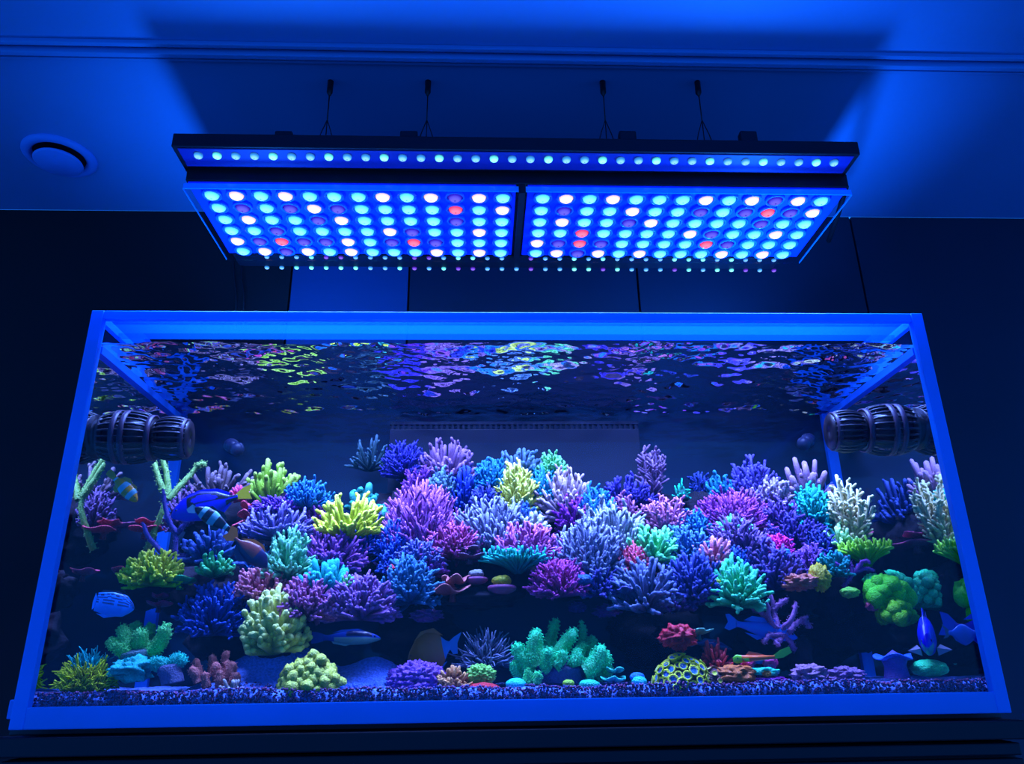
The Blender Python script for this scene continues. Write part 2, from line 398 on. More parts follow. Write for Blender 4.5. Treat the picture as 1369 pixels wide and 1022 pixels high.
def zoas(rng, rx, ry, rz, n, pr, cring, cdisc, cbase, crings=None):
    parts = []
    B, Q = sphere_grid(28, 14); B = B * np.array([rx * .93, ry * .93, rz * .93]); B[:, 2] = np.maximum(B[:, 2], -0.004)
    parts.append((B, [Q, NO_T], np.tile(np.array(cbase), (len(B), 1))))
    i = np.arange(n) + 0.5; cz = 1 - 0.96 * i / n; sn = np.sqrt(1 - cz * cz); ph = i * 2.39996
    for k in range(n):
        d = np.array([sn[k] * math.cos(ph[k]), sn[k] * math.sin(ph[k]), cz[k]]) + rng.normal(0, 0.04, 3)
        c = d * np.array([rx, ry, rz]); nn = unit(d / np.array([rx, ry, rz])); u = unit(np.cross(nn, [0.3, 0.2, 1])); v = np.cross(nn, u)
        r = pr * rng.uniform(0.8, 1.15); a = np.arange(14) * 2 * np.pi / 14
        prof = [(0.55, -0.9), (0.75, 0.0), (1.05, 0.30), (0.80, 0.34), (0.55, 0.12), (0.12, 0.10)]
        V = np.concatenate([c + r * (pr_ * (np.cos(a)[:, None] * u + np.sin(a)[:, None] * v)) + nn * h * r for pr_, h in prof])
        q = np.array([(j * 14 + s, j * 14 + (s + 1) % 14, (j + 1) * 14 + (s + 1) % 14, (j + 1) * 14 + s) for j in range(5) for s in range(14)])
        rc = cring; cc = np.concatenate([np.tile(np.array(x), (14, 1)) for x in (cbase, rc, rc, rc, cdisc[k % len(cdisc)], cdisc[k % len(cdisc)])])
        cap = np.array([[70 + s, 70 + (s + 1) % 14, 70 + (s + 2) % 14] for s in range(0, 12)]); cap = np.array([[70, 70 + s, 70 + s + 1] for s in range(1, 13)])
        parts.append((V, [q, cap], cc))
    return merge(parts)

def dim(c, k): return tuple(v * k for v in c)
def mixc(c, d, f): return tuple(c[i] * (1 - f) + d[i] * f for i in range(3))

# ================================================================== the room
ZF, ZC, YW = -1.05, 1.2, 0.482
box('floor', (-2.6, -2.6, ZF - 0.05), (2.6, YW, ZF), pm('dark_floor', (0.02, 0.025, 0.04), 0.5), kind='structure')
ceil = box('ceiling', (-2.6, -2.6, ZC), (2.6, YW, ZC + 0.06), M_CEIL, kind='structure')
ty = PZ(684, 74, ZC).y
t1 = empty('trim_1', (0, ty, ZC), None, None); t1['kind'] = 'structure'
for dy, hh, dd in ((-0.020, 0.010, 0.010), (0.0, 0.016, 0.012), (0.020, 0.008, 0.007)):
    box('moulding', (-2.4, dy - dd / 2, -hh), (1.32, dy + dd / 2, 0.0), M_CEIL, t1, bevel=0.002)
wall = box('wall_back', (-2.6, YW + 0.012, ZF), (2.6, YW + 0.06, ZC), M_PANEL_D, kind='structure')
yp = YW
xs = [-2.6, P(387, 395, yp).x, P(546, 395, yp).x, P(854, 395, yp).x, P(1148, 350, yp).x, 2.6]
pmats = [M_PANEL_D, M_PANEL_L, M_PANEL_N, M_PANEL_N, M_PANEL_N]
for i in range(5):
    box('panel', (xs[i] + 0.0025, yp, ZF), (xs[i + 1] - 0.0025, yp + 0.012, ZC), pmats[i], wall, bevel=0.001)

# round air vent in the ceiling
vc = PZ(80, 208, ZC)
vent = empty('ceiling_vent', vc, 'round ceiling air vent with raised disc and dark ring gap', 'vent')
def lathe(name, prof, mat, parent=None, seg=48, **k):
    a = np.arange(seg) * 2 * np.pi / seg
    V = np.concatenate([np.stack([r * np.cos(a), r * np.sin(a), np.full(seg, z)], 1) for r, z in prof])
    q = np.array([(j * seg + s, j * seg + (s + 1) % seg, (j + 1) * seg + (s + 1) % seg, (j + 1) * seg + s) for j in range(len(prof) - 1) for s in range(seg)])
    return mesh_obj(name, V, q, mat, parent, **k)
M_VENT = pm('vent_plastic', (0.075, 0.27, 0.70), 0.5)
lathe('ring', [(0.078, 0.0), (0.078, -0.004), (0.072, -0.009), (0.062, -0.010), (0.056, -0.006), (0.055, 0.0)], M_VENT, vent)
lathe('gap', [(0.055, -0.0012), (0.02, -0.0012)], M_BLACK, vent)
lathe('disc', [(0.012, 0.0), (0.012, -0.018), (0.050, -0.016), (0.052, -0.019), (0.047, -0.023), (0.001, -0.026)], M_VENT, vent)

# ================================================================== cabinet
cab = empty('aquarium_cabinet', (0, 0.22, ZF), 'dark cabinet stand with ledge under the aquarium', 'cabinet')
def cbox(n, a, b, m, bev=0.002): return box(n, (a[0], a[1] - 0.22, a[2] - ZF), (b[0], b[1] - 0.22, b[2] - ZF), m, cab, bevel=bev)
cbox('worktop', (-0.775, -0.012, -0.036), (0.765, 0.455, -0.010), M_CAB)
cbox('body', (-0.75, 0.012, ZF), (0.75, 0.45, -0.040), M_CAB)
for i in range(3):
    x0 = -0.75 + i * 0.5
    cbox('door', (x0 + 0.002, -0.008, ZF + 0.09), (x0 + 0.498, 0.010, -0.062), M_CAB)
cbox('rail', (-0.75, -0.004, -0.058), (0.75, 0.012, -0.041), M_CAB)
cbox('plinth', (-0.72, 0.03, ZF), (0.72, 0.05, ZF + 0.085), M_CAB)
box('levelling_mat', (-0.775, 0.05, -0.010), (0.765, 0.44, -0.0005), M_BLACK, bevel=0.001, label='thin black levelling mat between cabinet and aquarium', cat='mat')

# ================================================================== aquarium
HW, TD, TH, WL = 0.735, 0.418, 0.678, 0.622
tank = empty('aquarium', (0, 0, 0), 'long glass reef aquarium with glowing blue edges', 'aquarium')
box('front_pane', (-HW, 0.004, 0.0305), (HW, 0.012, TH - 0.003), M_GLASS, tank)
for s in (-1, 1):
    box('side_pane', (min(s * HW, s * (HW + .010)), 0.014, 0.0), (max(s * HW, s * (HW + .010)), TD, TH - 0.002), M_GLASS, tank)
box('back_pane', (-HW - .01, TD, 0.0), (HW + .01, TD + 0.012, TH - 0.002), M_BACK, tank)
box('bottom_pane', (-HW, 0.012, 0.0), (HW, TD, 0.012), M_BACK, tank)
fr = 0.0
box('bottom_strip', (-0.75, 0.0, 0.0), (0.75, 0.012, 0.0305), M_FRAME, tank, bevel=0.0015)
for s in (-1, 1):
    a, b = sorted((s * 0.750, s * 0.7285))
    box('corner_strip', (a, -0.001, 0.0), (b, 0.014, TH), M_FRAME, tank, bevel=0.0015)
    a, b = sorted((s * 0.747, s * 0.737))
    box('side_rim', (a, 0.014, TH - 0.014), (b, TD, TH), M_FRAME, tank)
    a, b = sorted((s * 0.7345, s * 0.7225))
    box('back_seam', (a, TD - 0.014, 0.012), (b, TD - 0.001, WL - 0.004), M_SEAM, tank)
    a, b = sorted((s * 0.7345, s * 0.7265))
    box('waterline_seam', (a, 0.014, WL - 0.021), (b, TD - 0.014, WL - 0.007), M_SEAM, tank)
    box('bottom_seam', (a, 0.014, 0.012), (b, TD - 0.014, 0.02), M_SEAM, tank)
    a, b = sorted((s * 0.7345, s * 0.69))
    box('side_brace', (a, 0.075, TH - 0.020), (b, TD - 0.06, TH - 0.010), M_BRACE, tank)
box('top_strip', (-0.7285, 0.0, TH - 0.016), (0.7285, 0.012, TH), M_FRAME, tank, bevel=0.0015)
box('front_brace', (-0.7285, 0.012, TH - 0.022), (0.7285, 0.075, TH - 0.010), M_BRACE, tank)
box('back_brace', (-0.7285, TD - 0.06, TH - 0.022), (0.7285, TD, TH - 0.010), M_BRACE, tank)

box('corner_guard', (-0.790, 0.06, 0.012), (-0.7505, 0.10, 0.040), M_FRAME, tank, bevel=0.002)

# water body: rippled top, flat sides
nx, ny = 560, 170
X = np.linspace(-HW + .001, HW - .001, nx); Y = np.linspace(0.013, TD - 0.001, ny)
gx, gy = np.meshgrid(X, Y)
rr = np.random.default_rng(5); hgt = np.zeros_like(gx)
for lam, amp, nw in ((0.20, 0.0013, 6), (0.09, 0.0011, 9), (0.045, 0.0008, 14), (0.024, 0.00036, 16), (0.014, 0.00012, 16)):
    for _ in range(nw):
        th = rr.uniform(0, math.pi * 2); k = 2 * math.pi / (lam * rr.uniform(0.7, 1.35))
        hgt += amp / math.sqrt(nw) * 1.5 * np.sin(k * (np.cos(th) * gx * 0.75 + np.sin(th) * gy * 1.15) + rr.uniform(0, 6) + 0.8 * np.sin(gx * 9 + gy * 5))
V = np.stack([gx, gy, WL + hgt], 2).reshape(-1, 3)
ii = np.arange(nx * ny).reshape(ny, nx)
Q = [np.stack([ii[:-1, :-1], ii[:-1, 1:], ii[1:, 1:], ii[1:, :-1]], 2).reshape(-1, 4)]
nV = len(V); base = V.copy()
loop = np.concatenate([ii[0, :], ii[1:, -1], ii[-1, -2::-1], ii[-2:0:-1, 0]])
BV = V[loop].copy(); BV[:, 2] = 0.0125
TV = V[loop].copy(); n = len(loop)          # the walls get their own top edge so that shading stays flat
V = np.concatenate([V, TV, BV]); k = np.arange(n); k2 = (k + 1) % n
Q.append(np.stack([nV + k, nV + n + k, nV + n + k2, nV + k2], 1))
water = mesh_obj('aquarium_water', V, np.concatenate(Q), M_WATER, label='clear rippling water filling the reef aquarium', cat='water')
pf = np.ones(len(water.data.polygons), bool); pf[-n:] = False; water.data.polygons.foreach_set('use_smooth', pf)

# sand bed and gravel
def sand_h(x, y):
    h = 0.038 + 0.012 * (y / TD) + 0.009 * np.exp(-((y - 0.017) / 0.012) ** 2)
    for px, py, Yd, hh, sx, sy in ((338, 872, .12, .058, .075, .055), (412, 868, .125, .050, .06, .05), (500, 872, .13, .050, .055, .05), (555, 905, .14, .014, .06, .05), (80, 890, .30, .006, .15, .1), (1140, 905, .18, .006, .2, .1)):
        c = P(px, py, Yd); h = h + hh * np.exp(-((x - c.x) / sx) ** 2 - ((y - Yd) / sy) ** 2)
    return h
nx, ny = 260, 80
X = np.linspace(-HW + .002, HW - .002, nx); Y = np.linspace(0.0205, TD - 0.002, ny); gx, gy = np.meshgrid(X, Y)
hz = sand_h(gx, gy); rs = np.random.default_rng(8)
hz = hz + 0.004 * np.array([noise.fractal(Vector((a * 14, b * 14, 0)), 1, 2, 3) for a, b in zip(gx.ravel(), gy.ravel())]).reshape(gx.shape) + rs.normal(0, 0.0006, gx.shape)
V = np.stack([gx, gy, hz], 2).reshape(-1, 3); ii = np.arange(nx * ny).reshape(ny, nx)
Q = np.stack([ii[:-1, :-1], ii[:-1, 1:], ii[1:, 1:], ii[1:, :-1]], 2).reshape(-1, 4)
FV = V[:nx].copy(); FV[:, 2] = 0.013; V = np.concatenate([V, FV]); k = np.arange(nx - 1)
Q = np.concatenate([Q, np.stack([nx * ny + k, nx * ny + k + 1, k + 1, k], 1)])
sand = mesh_obj('sand_bed', V, Q, M_SAND, label='fine blue-lit sand covering the aquarium floor', cat='sand', kind='stuff')
ico = np.array([(0, 0, 1), (.89, 0, .45), (.28, .85, .45), (-.72, .53, .45), (-.72, -.53, .45), (.28, -.85, .45), (.72, .53, -.45), (-.28, .85, -.45), (-.89, 0, -.45), (-.28, -.85, -.45), (.72, -.53, -.45), (0, 0, -1)])
icf = np.array([(0, 1, 2), (0, 2, 3), (0, 3, 4), (0, 4, 5), (0, 5, 1), (1, 6, 2), (2, 7, 3), (3, 8, 4), (4, 9, 5), (5, 10, 1), (6, 7, 2), (7, 8, 3), (8, 9, 4), (9, 10, 5), (10, 6, 1), (11, 7, 6), (11, 8, 7), (11, 9, 8), (11, 10, 9), (11, 6, 10)])
NG = 9000
gxp = rs.uniform(-HW + .004, HW - .004, NG); gyp = np.where(rs.uniform(0, 1, NG) < .66, 0.0155, rs.uniform(0.0165, 0.06, NG))
top = sand_h(gxp, gyp) + 0.004 * np.array([noise.fractal(Vector((a * 14, b * 14, 0)), 1, 2, 3) for a, b in zip(gxp, gyp)])
gzp = np.where(gyp < 0.016, rs.uniform(0.016, 1, NG) * 0 + 0.015 + (top - 0.013) * rs.uniform(0, 1, NG), top)
sz = rs.uniform(0.0014, 0.0027, NG)
V = (ico[None] * sz[:, None, None] * rs.uniform(.7, 1.2, (NG, 1, 3)) + np.stack([gxp, gyp + sz * 0.6, gzp], 1)[:, None]).reshape(-1, 3)
pal = np.array([alb((105, 80, 160)), alb((122, 125, 225)), alb((85, 58, 125)), alb((115, 88, 165)), alb((85, 95, 205))]) * 1.05
ci = rs.integers(0, 5, NG); gc = np.repeat(pal[ci], 12, 0)
mesh_obj('gravel', V, (icf[None] + (np.arange(NG) * 12)[:, None, None]).reshape(-1, 3), M_CORAL, col=gc, smooth=False, label='mixed dark and pale gravel against the front glass', cat='gravel', kind='stuff')

# overflow weir on the back pane
xa, xb = P(520, 600, TD - .03).x, P(856, 600, TD - .03).x; zt = P(690, 566, TD - .03).z
weir = empty('overflow_weir', (0, TD, 0.012), 'dark purple overflow weir box with comb teeth on back glass', 'weir')
M_WEIR = pm('weir_plastic', (0.004, 0.010, 0.036), 0.6, var=0.2, bscale=6)
box('weir_front', (xa, -0.030, 0.0), (xb, -0.022, zt - 0.026), M_WEIR, weir, bevel=0.001)
for xx in (xa, xb - 0.006): box('weir_side', (xx, -0.022, 0.0), (xx + .006, -0.001, zt - 0.012), M_WEIR, weir)
nt_ = 46
for i in range(nt_):
    x = xa + (i + .5) * (xb - xa) / nt_
    box('tooth', (x - .0028, -0.029, zt - 0.026), (x + .0028, -0.023, zt - 0.015), M_WEIR, weir)
box('weir_cap', (xa, -0.030, zt - 0.015), (xb, -0.022, zt - 0.008), M_WEIR, weir)

# circulation pumps: ribbed double cages along the side panes
def pump(px, py, s, label):
    c = Vector((s * HW, 0.075, P(px, py, 0.075).z))
    root = empty('circulation_pump', c, label, 'pump', rot=(0, 0, s * -0.10))
    def cage(x0, x1, r):
        ro, nn = 24, 8; a = np.arange(ro) * 2 * np.pi / ro; u = np.linspace(0, 1, nn); rad = r * (0.80 + 0.20 * np.sin(np.pi * u) ** 0.6)
        pts = np.stack([np.tile(-s * (x0 + (x1 - x0) * u)[None], (ro, 1)), rad[None] * np.cos(a)[:, None], rad[None] * np.sin(a)[:, None]], 2)
        V, F, t = tubes(pts, np.full((ro, nn), 0.0024), 5)
        mesh_obj('rib_cage', V, F, M_CAGE, root)
    def ring(name, x0, x1, r, mat, inner=0.001):
        seg = 40; a = np.arange(seg) * 2 * np.pi / seg; prof = [(inner, x0), (r, x0), (r, x1), (inner, x1)]
        V = np.concatenate([np.stack([np.full(seg, -s * xx), rr_ * np.cos(a), rr_ * np.sin(a)], 1) for rr_, xx in prof])
        q = np.array([(j * seg + q_, j * seg + (q_ + 1) % seg, ((j + 1) % 4) * seg + (q_ + 1) % seg, ((j + 1) % 4) * seg + q_) for j in range(4) for q_ in range(seg)])
        mesh_obj(name, V, q, mat, root, smooth=False)
    for x0, x1, r in ((0.008, 0.090, 0.046), (0.097, 0.150, 0.038)):
        cage(x0, x1, r); ring('impeller', x0 + .006, x1 - .006, r * 0.70, M_BLACK)
        ring('end_cap', x0 - .003, x0 + .003, r * 0.84, M_CAGE); ring('end_cap', x1 - .003, x1 + .003, r * 0.84, M_CAGE)
    for x0, r in ((0.030, .048), (0.045, .0485), (0.085, .041), (0.140, .036)):
        ring('band', x0, x0 + .009, r, M_BAND, r * .9)
    ring('coupling', 0.089, 0.098, 0.028, M_BLACK); ring('magnet_mount', 0.0015, 0.010, 0.030, M_BLACK)
    return root
pump(165, 584, -1, 'black ribbed circulation pump on the glass above the green staghorn')
pump(1200, 574, 1, 'black ribbed circulation pump on the glass above the cream bottlebrush')

# return nozzles on the back pane
for i, (px, py, s, lb) in enumerate(((1085, 585, 1, 'jointed black return nozzle on back glass near grey finger coral'), (305, 592, -1, 'jointed black return nozzle on back glass above the blue tang'))):
    c = P(px, py, TD - 0.03); n = empty('return_nozzle', (c.x, TD - 0.001, c.z), lb, 'nozzle')
    pts = [(0, 0, 0), (0, -.012, 0), (s * -.006, -.024, -.006), (s * -.018, -.034, -.014), (s * -.032, -.040, -.022)]
    for j in range(4):
        V, F, t = tubes(np.array([[pts[j], ((np.array(pts[j]) + np.array(pts[j + 1])) / 2).tolist(), pts[j + 1]]]), np.array([[.013, .016, .011]]), 14)
        mesh_obj('joint', V, F, pm('nozzle_plastic', (0.03, 0.04, 0.10), 0.4), n)

# ================================================================== LED light
ZP = 0.97
fix = empty('led_light', (0.02, 0.17, ZP), 'long black suspended LED light with rows of coloured lenses', 'light')
FO = Vector((0.02, 0.17, ZP))
def fbox(n, a, b, m, parent=fix, bev=0.0015):
    return box(n, tuple(a[i] - FO[i] for i in range(3)), tuple(b[i] - FO[i] for i in range(3)), m, parent, bevel=bev)
pl0, pl1 = PZ(252, 249, ZP), PZ(690, 248, ZP); pr0, pr1 = PZ(699, 248, ZP), PZ(1131, 247, ZP)
yb0, yb1 = PZ(500, 341, ZP).y, PZ(900, 341, ZP).y
yf = (pl0.y + pr1.y) / 2; yb = (yb0 + yb1) / 2
xl0 = (PZ(252, 249, ZP).x + PZ(305, 341, ZP).x) / 2; xr1 = (PZ(1131, 247, ZP).x + PZ(1076, 341, ZP).x) / 2
xl1 = (PZ(690, 290, ZP)).x; xr0 = PZ(699, 290, ZP).x
fbox('housing', (xl0, yf, ZP + 0.004), (xr1, yb, ZP + 0.035), M_ALU)
yfb = PZ(690, 203, 0.998).y
fbox('front_bar', (xl0 - 0.005, yfb - 0.002, 1.0), (xr1 - 0.005, yf + 0.01, 1.03), M_ALU)
yrb = PZ(690, 352, ZP).y
fbox('rear_bar', (xl0 + 0.01, yb + 0.004, ZP - 0.002), (xr1 - 0.04, yb + 0.055, ZP + 0.02), M_ALU)
for j in range(5):
    fbox('cooling_fin', (xl0 + .01, yf + .03 + j * .05, ZP + .035), (xr1 - .01, yf + .034 + j * .05, ZP + .055), M_ALU, bev=0)
for px in (375, 545, 842, 1006):
    a = PZ(px, 187, 1.03); fbox('bracket', (a.x - .017, a.y + .012, 1.028), (a.x + .017, a.y + .03, 1.062), M_ALU, bev=.003)
M_PLATE = pm('blue_lit_plate', (0.004, 0.06, 0.98), 0.4)  # white plate, with the blue light on it put into the colour
LC = {'c': ((0.10, 0.78, 1.0), 1.35), 'w': ((1.0, 0.72, 0.78), 1.35), 'b': ((0.05, 0.03, 1.0), 0.8), 'r': ((1.0, 0.07, 0.22), 1.2), 'C': ((0.12, 0.85, 1.0), 1.6), 'k': ((0.04, 0.30, 1.0), 1.5), 'v': ((0.16, 0.04, 0.95), 0.9)}
def hemi(seg=12):
    a = np.arange(seg) * 2 * np.pi / seg; prof = [(1.0, 0.0), (0.98, -0.35), (0.86, -0.62), (0.55, -0.85), (0.12, -0.95)]
    V = np.concatenate([np.stack([r * np.cos(a), r * np.sin(a), np.full(seg, z)], 1) for r, z in prof])
    q = np.array([(j * seg + s, j * seg + (s + 1) % seg, (j + 1) * seg + (s + 1) % seg, (j + 1) * seg + s) for j in range(4) for s in range(seg)])
    return V, q
HV, HQ = hemi(); LENSM = {}
a_ = np.arange(14) * 2 * np.pi / 14
CV = np.concatenate([np.stack([r * np.cos(a_), r * np.sin(a_), np.full(14, z)], 1) for r, z in ((1.30, 0.2), (1.34, -.5), (1.14, -.55), (1.10, 0.2))])
CQ = np.array([(j * 14 + s, j * 14 + (s + 1) % 14, ((j + 1) % 4) * 14 + (s + 1) % 14, ((j + 1) % 4) * 14 + s) for j in range(4) for s in range(14)])
def lens(key, r, loc, parent, collar=True):
    kk = (key, round(r, 5))
    if kk not in LENSM:
        o = mesh_obj('led_lens', HV * r, HQ, emit('led_' + key, *LC[key]), parent)
        c = mesh_obj('collar', CV * r, CQ, pm('lens_collar', (0.02, 0.16, 0.75), 0.2), o) if collar else None
        LENSM[kk] = (o, c)
    else:
        s, sc_ = LENSM[kk]; o = s.copy(); COL.objects.link(o); o.parent = parent
        if sc_:
            c = sc_.copy(); COL.objects.link(c); c.parent = o
    o.location = loc
    return o
ROWS = [['cwcwcccwcwbwc', 'cbcbwbccccrcw', 'cwccbwccccbcc', 'ccbccccwbccwc', 'wbrbbwcbrbccc', 'cwbwcwcccwcwc'],
        ['cwcwcccwcwbwc', 'cbccwccbcbrbw', 'cwccbwccccbcc', 'ccrccccwbccwc', 'wbrbccccrbccc', 'cwbwcwcccwcwc']]
ZL = ZP - 0.004
for side, (xa_, xb_) in enumerate(((xl0, xl1), (xr0, xr1))):
    pnl = fbox('led_panel', (xa_ + .004, yf + .002, ZP - .002), (xb_ - .004, yb - .002, ZP + .004), M_PLATE)
    ptop, pbot = (262, 336)
    for r in range(6):
        y = (PZ(690, 263, ZL).y + (PZ(690, 336, ZL).y - PZ(690, 263, ZL).y) * r / 5)
        for c in range(13):
            x0 = xa_ + 0.042 if side == 0 else xa_ + 0.036; x1 = xb_ - (0.030 if side == 0 else 0.046)
            x = x0 + (x1 - x0) * c / 12
            lens(ROWS[side][r][c], 0.0146, (x - FO.x, y - FO.y, ZP - .002 - FO.z), pnl)
    sh = fbox('acrylic_shield', (xa_, yf - .003, ZP - 0.018), (xb_, yb + .002, ZP - 0.0145), M_SHIELD, bev=0)
    fbox('shield_edge', (xa_, yf - .005, ZP - 0.018), (xb_, yf - .003, ZP - 0.006), pm('lit_acrylic_edge', (0.04, 0.55, 0.98), 0.2, transl=.5), bev=0)
for xx in (xl0 - .001, xr1): fbox('shield_edge', (xx, yf - .003, ZP - .018), (xx + .001, yb, ZP - .0145), pm('lit_acrylic_edge', (0.04, 0.55, 0.98), 0.2), bev=0)
fbox('divider', (xl1 + .001, yf, ZP - .018), (xr0 - .001, yb, ZP + .004), M_ALU, bev=0)
fb = fbox('bar_face', (xl0 + .005, yfb + .002, 0.9975), (xr1 - .015, yf - .012, 1.0), pm('bar_face_blue', (0.006, 0.015, 0.22), 0.4))
yl = PZ(690, 212, 0.997).y
for i in range(36):
    x = PZ(268, 212, .997).x + (PZ(1118, 212, .997).x - PZ(268, 212, .997).x) * i / 35
    lens('C' if i % 3 == 1 else 'k', 0.0085, (x - FO.x, yl - FO.y, 0.9975 - FO.z), fb, False)
rl = random.Random(4)
rbf = fbox('rear_bar_face', (xl0 + .02, yb + .006, ZP - .004), (xr1 - .05, yb + .053, ZP - .002), M_ALU)
for row, yy in enumerate((345, 359)):
    ylr = PZ(690, yy, ZP - .004).y; xA, xB = PZ(358, yy, ZP - .004).x, PZ(1036, yy, ZP - .004).x
    for i in range(36):
        lens(rl.choice('kkkvvcC'), 0.0056, (xA + (xB - xA) * i / 35 - FO.x, ylr - FO.y, ZP - .004 - FO.z), rbf, False)
# suspension wires and cords
def tube_obj(name, pts, r, mat, parent=None, S=6, **k):
    V, F, t = tubes(np.array([pts], float), np.full((1, len(pts)), r), S); return mesh_obj(name, V, F, mat, parent, **k)
for px, py in ((430, 165), (568, 122), (815, 122), (949, 125)):
    a = PZ(px, py, ZC); a.y = max(a.y, 0.02); b = PZ(px, 187, 1.03)
    a = Vector((b.x, b.y + 0.03, ZC))
    root = empty('suspension_wire', a, None, None)
    tag(root, 'thin black suspension wire with gripper from ceiling to LED light', 'wire', 'suspension wires of the LED light')
    tube_obj('wire', [(0, 0, 0), (0, 0, -.05), (0, 0, -.10)], .0013, M_BLACK, root)
    lathe('gripper', [(.001, 0), (.006, -.002), (.006, -.03), (.002, -.038)], M_BLACK, root, seg=14)
    for dx in (-.02, 0.0, .02): tube_obj('wire_leg', [(0, 0, -.098), (dx * .5, 0, -.13), (dx, 0, -.171)], .0011, M_BLACK, root)
tube_obj('power_cord', [tuple(PZ(1131, 250, .98)), tuple(PZ(1124, 275, .985)), tuple(PZ(1116, 300, .99)), tuple(PZ(1108, 322, 1.0))], .006, M_BLACK, label='black power cord at the end of the LED light', cat='cord')
for k_, px in enumerate((312, 322)):
    tube_obj('hanging_cord', [tuple(P(px, 345, .44)), tuple(P(px + 1, 370, .445)), tuple(P(px + 4, 395, .45)), tuple(P(px + 3, 440, .455))], .0025, M_BLACK, label='thin black cord hanging between LED light and dark wall panel', cat='cord', group='hanging cords by the dark panel')
# ================================================================== reef rocks
RNG = np.random.default_rng(11)
REEF = True     # the reef wall stands back from the front glass, the sand dwellers stand before it
def setback(Y): return Y + 0.06 * max(0, 1 - Y / 0.37) if REEF else Y
def rock(px, py, w, h, Y, dy=None, lb='dark purple encrusted rock in the reef wall', grp='live rocks of the reef wall', nu=40, nv=24):
    Y = setback(Y); s = mpp(px, py, Y); rx, rz = w * s / 2, h * s / 2 * 1.04; ry = dy or min(rx, rz) * 0.8
    c = P(px, py, Y)
    V, F, col = blob(RNG, rx, ry, rz, 0.34, 1.7, nu, nv, (0, 0, 0), (1, 1, 1), 1.0)
    V = V + 0.09 * min(rx, rz) * fbm(V / min(rx, rz), 4.5, RNG.uniform(0, 30))[:, None] * unit(V)
    o = mesh_obj('live_rock', V, [f for f in F if len(f)], M_ROCK, label=lb, cat='rock', group=grp)
    o.location = c; return o
for a in [(300, 705, 110, 80, .33), (395, 715, 120, 90, .32), (470, 740, 120, 80, .31), (545, 715, 120, 120, .33), (620, 700, 110, 110, .35),
          (700, 700, 110, 110, .35), (780, 715, 120, 90, .34), (860, 715, 120, 90, .35), (940, 715, 120, 90, .34), (1020, 710, 120, 110, .35), (1095, 740, 100, 120, .33),
          (330, 780, 130, 70, .22), (430, 800, 130, 56, .19), (520, 795, 120, 46, .20), (600, 760, 110, 60, .24), (690, 768, 120, 50, .22), (785, 770, 130, 60, .22), (870, 790, 120, 60, .20),
          (960, 795, 130, 50, .19), (1050, 790, 120, 50, .20), (1120, 790, 90, 70, .20), (1140, 840, 110, 60, .26), (240, 790, 90, 60, .16), (200, 790, 70, 40, .14),
          (300, 850, 90, 70, .30), (1060, 860, 160, 60, .34), (560, 850, 110, 70, .36), (880, 850, 130, 80, .37)]:
    rock(*a)
rock(1072, 884, 32, 58, .07, lb='dark upright rock pillar under the purple staghorn', grp=None)
rock(372, 872, 46, 40, .07, lb='small dark rock carrying the mint knobby coral', grp=None)
rock(200, 782, 70, 26, .06, lb='dark rock ledge carrying the neon green coral tuft', grp=None)
rock(905, 845, 60, 24, .09, .03, lb='dark rock knob carrying the hanging red coral', grp=None)
rock(1190, 800, 40, 60, .12, lb='dark rock edge carrying the lime lobed corals', grp=None)
rock(640, 800, 110, 30, .14, .05, lb='dark rock ledge carrying the pink plate and frag plugs', grp=None)
rock(1310, 910, 26, 20, .0, lb='small brown rock lying on the sand', grp=None)

# ================================================================== corals
AC = 'acropora_coral'
def coral(name, label, px, py, w, h, Y, col, tip=None, kind='dome', ry=None, group=None, cat='coral', mat=None, k=0.36, **kw):
    Y = setback(Y)
    if not REEF: py -= 4
    if name == AC: w, h = w * 1.10, h * 1.10
    s = mpp(px, py, Y); rx, rz = w * s / 2, h * s * 1.03; ry = min(ry or min(rx, 0.05), max(0.012, Y - 0.020))
    base = P(px, py + h / 2, Y)
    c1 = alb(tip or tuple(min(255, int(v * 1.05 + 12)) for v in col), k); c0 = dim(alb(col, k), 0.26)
    rng = np.random.default_rng(abs(hash_(label)) % 100000)
    if kind in ('dome', 'fan', 'table', 'bottle'):
        kw.setdefault('n', int(np.clip(w * h / 45, 26, 120)))
        if kw.get('rad', .003) < .0045: kw['n'] = int(kw['n'] * 1.25); kw['rad'] = kw.get('rad', .003) * 0.98
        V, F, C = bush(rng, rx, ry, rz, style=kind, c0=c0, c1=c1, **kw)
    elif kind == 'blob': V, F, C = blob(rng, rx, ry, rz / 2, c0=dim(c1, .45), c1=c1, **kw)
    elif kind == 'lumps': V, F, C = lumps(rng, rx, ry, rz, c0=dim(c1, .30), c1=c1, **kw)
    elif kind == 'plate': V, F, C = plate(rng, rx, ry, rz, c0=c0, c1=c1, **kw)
    elif kind == 'tuft': V, F, C = tuft(rng, rx, ry, rz, c0=c0, c1=c1, **kw)
    F = [f for f in F if len(f)]
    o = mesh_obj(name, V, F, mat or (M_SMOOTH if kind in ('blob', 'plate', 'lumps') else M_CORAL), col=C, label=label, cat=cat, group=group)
    o.location = base
    return o
def hash_(s):
    h = 7
    for ch in s: h = (h * 131 + ord(ch)) & 0x7fffffff
    return h
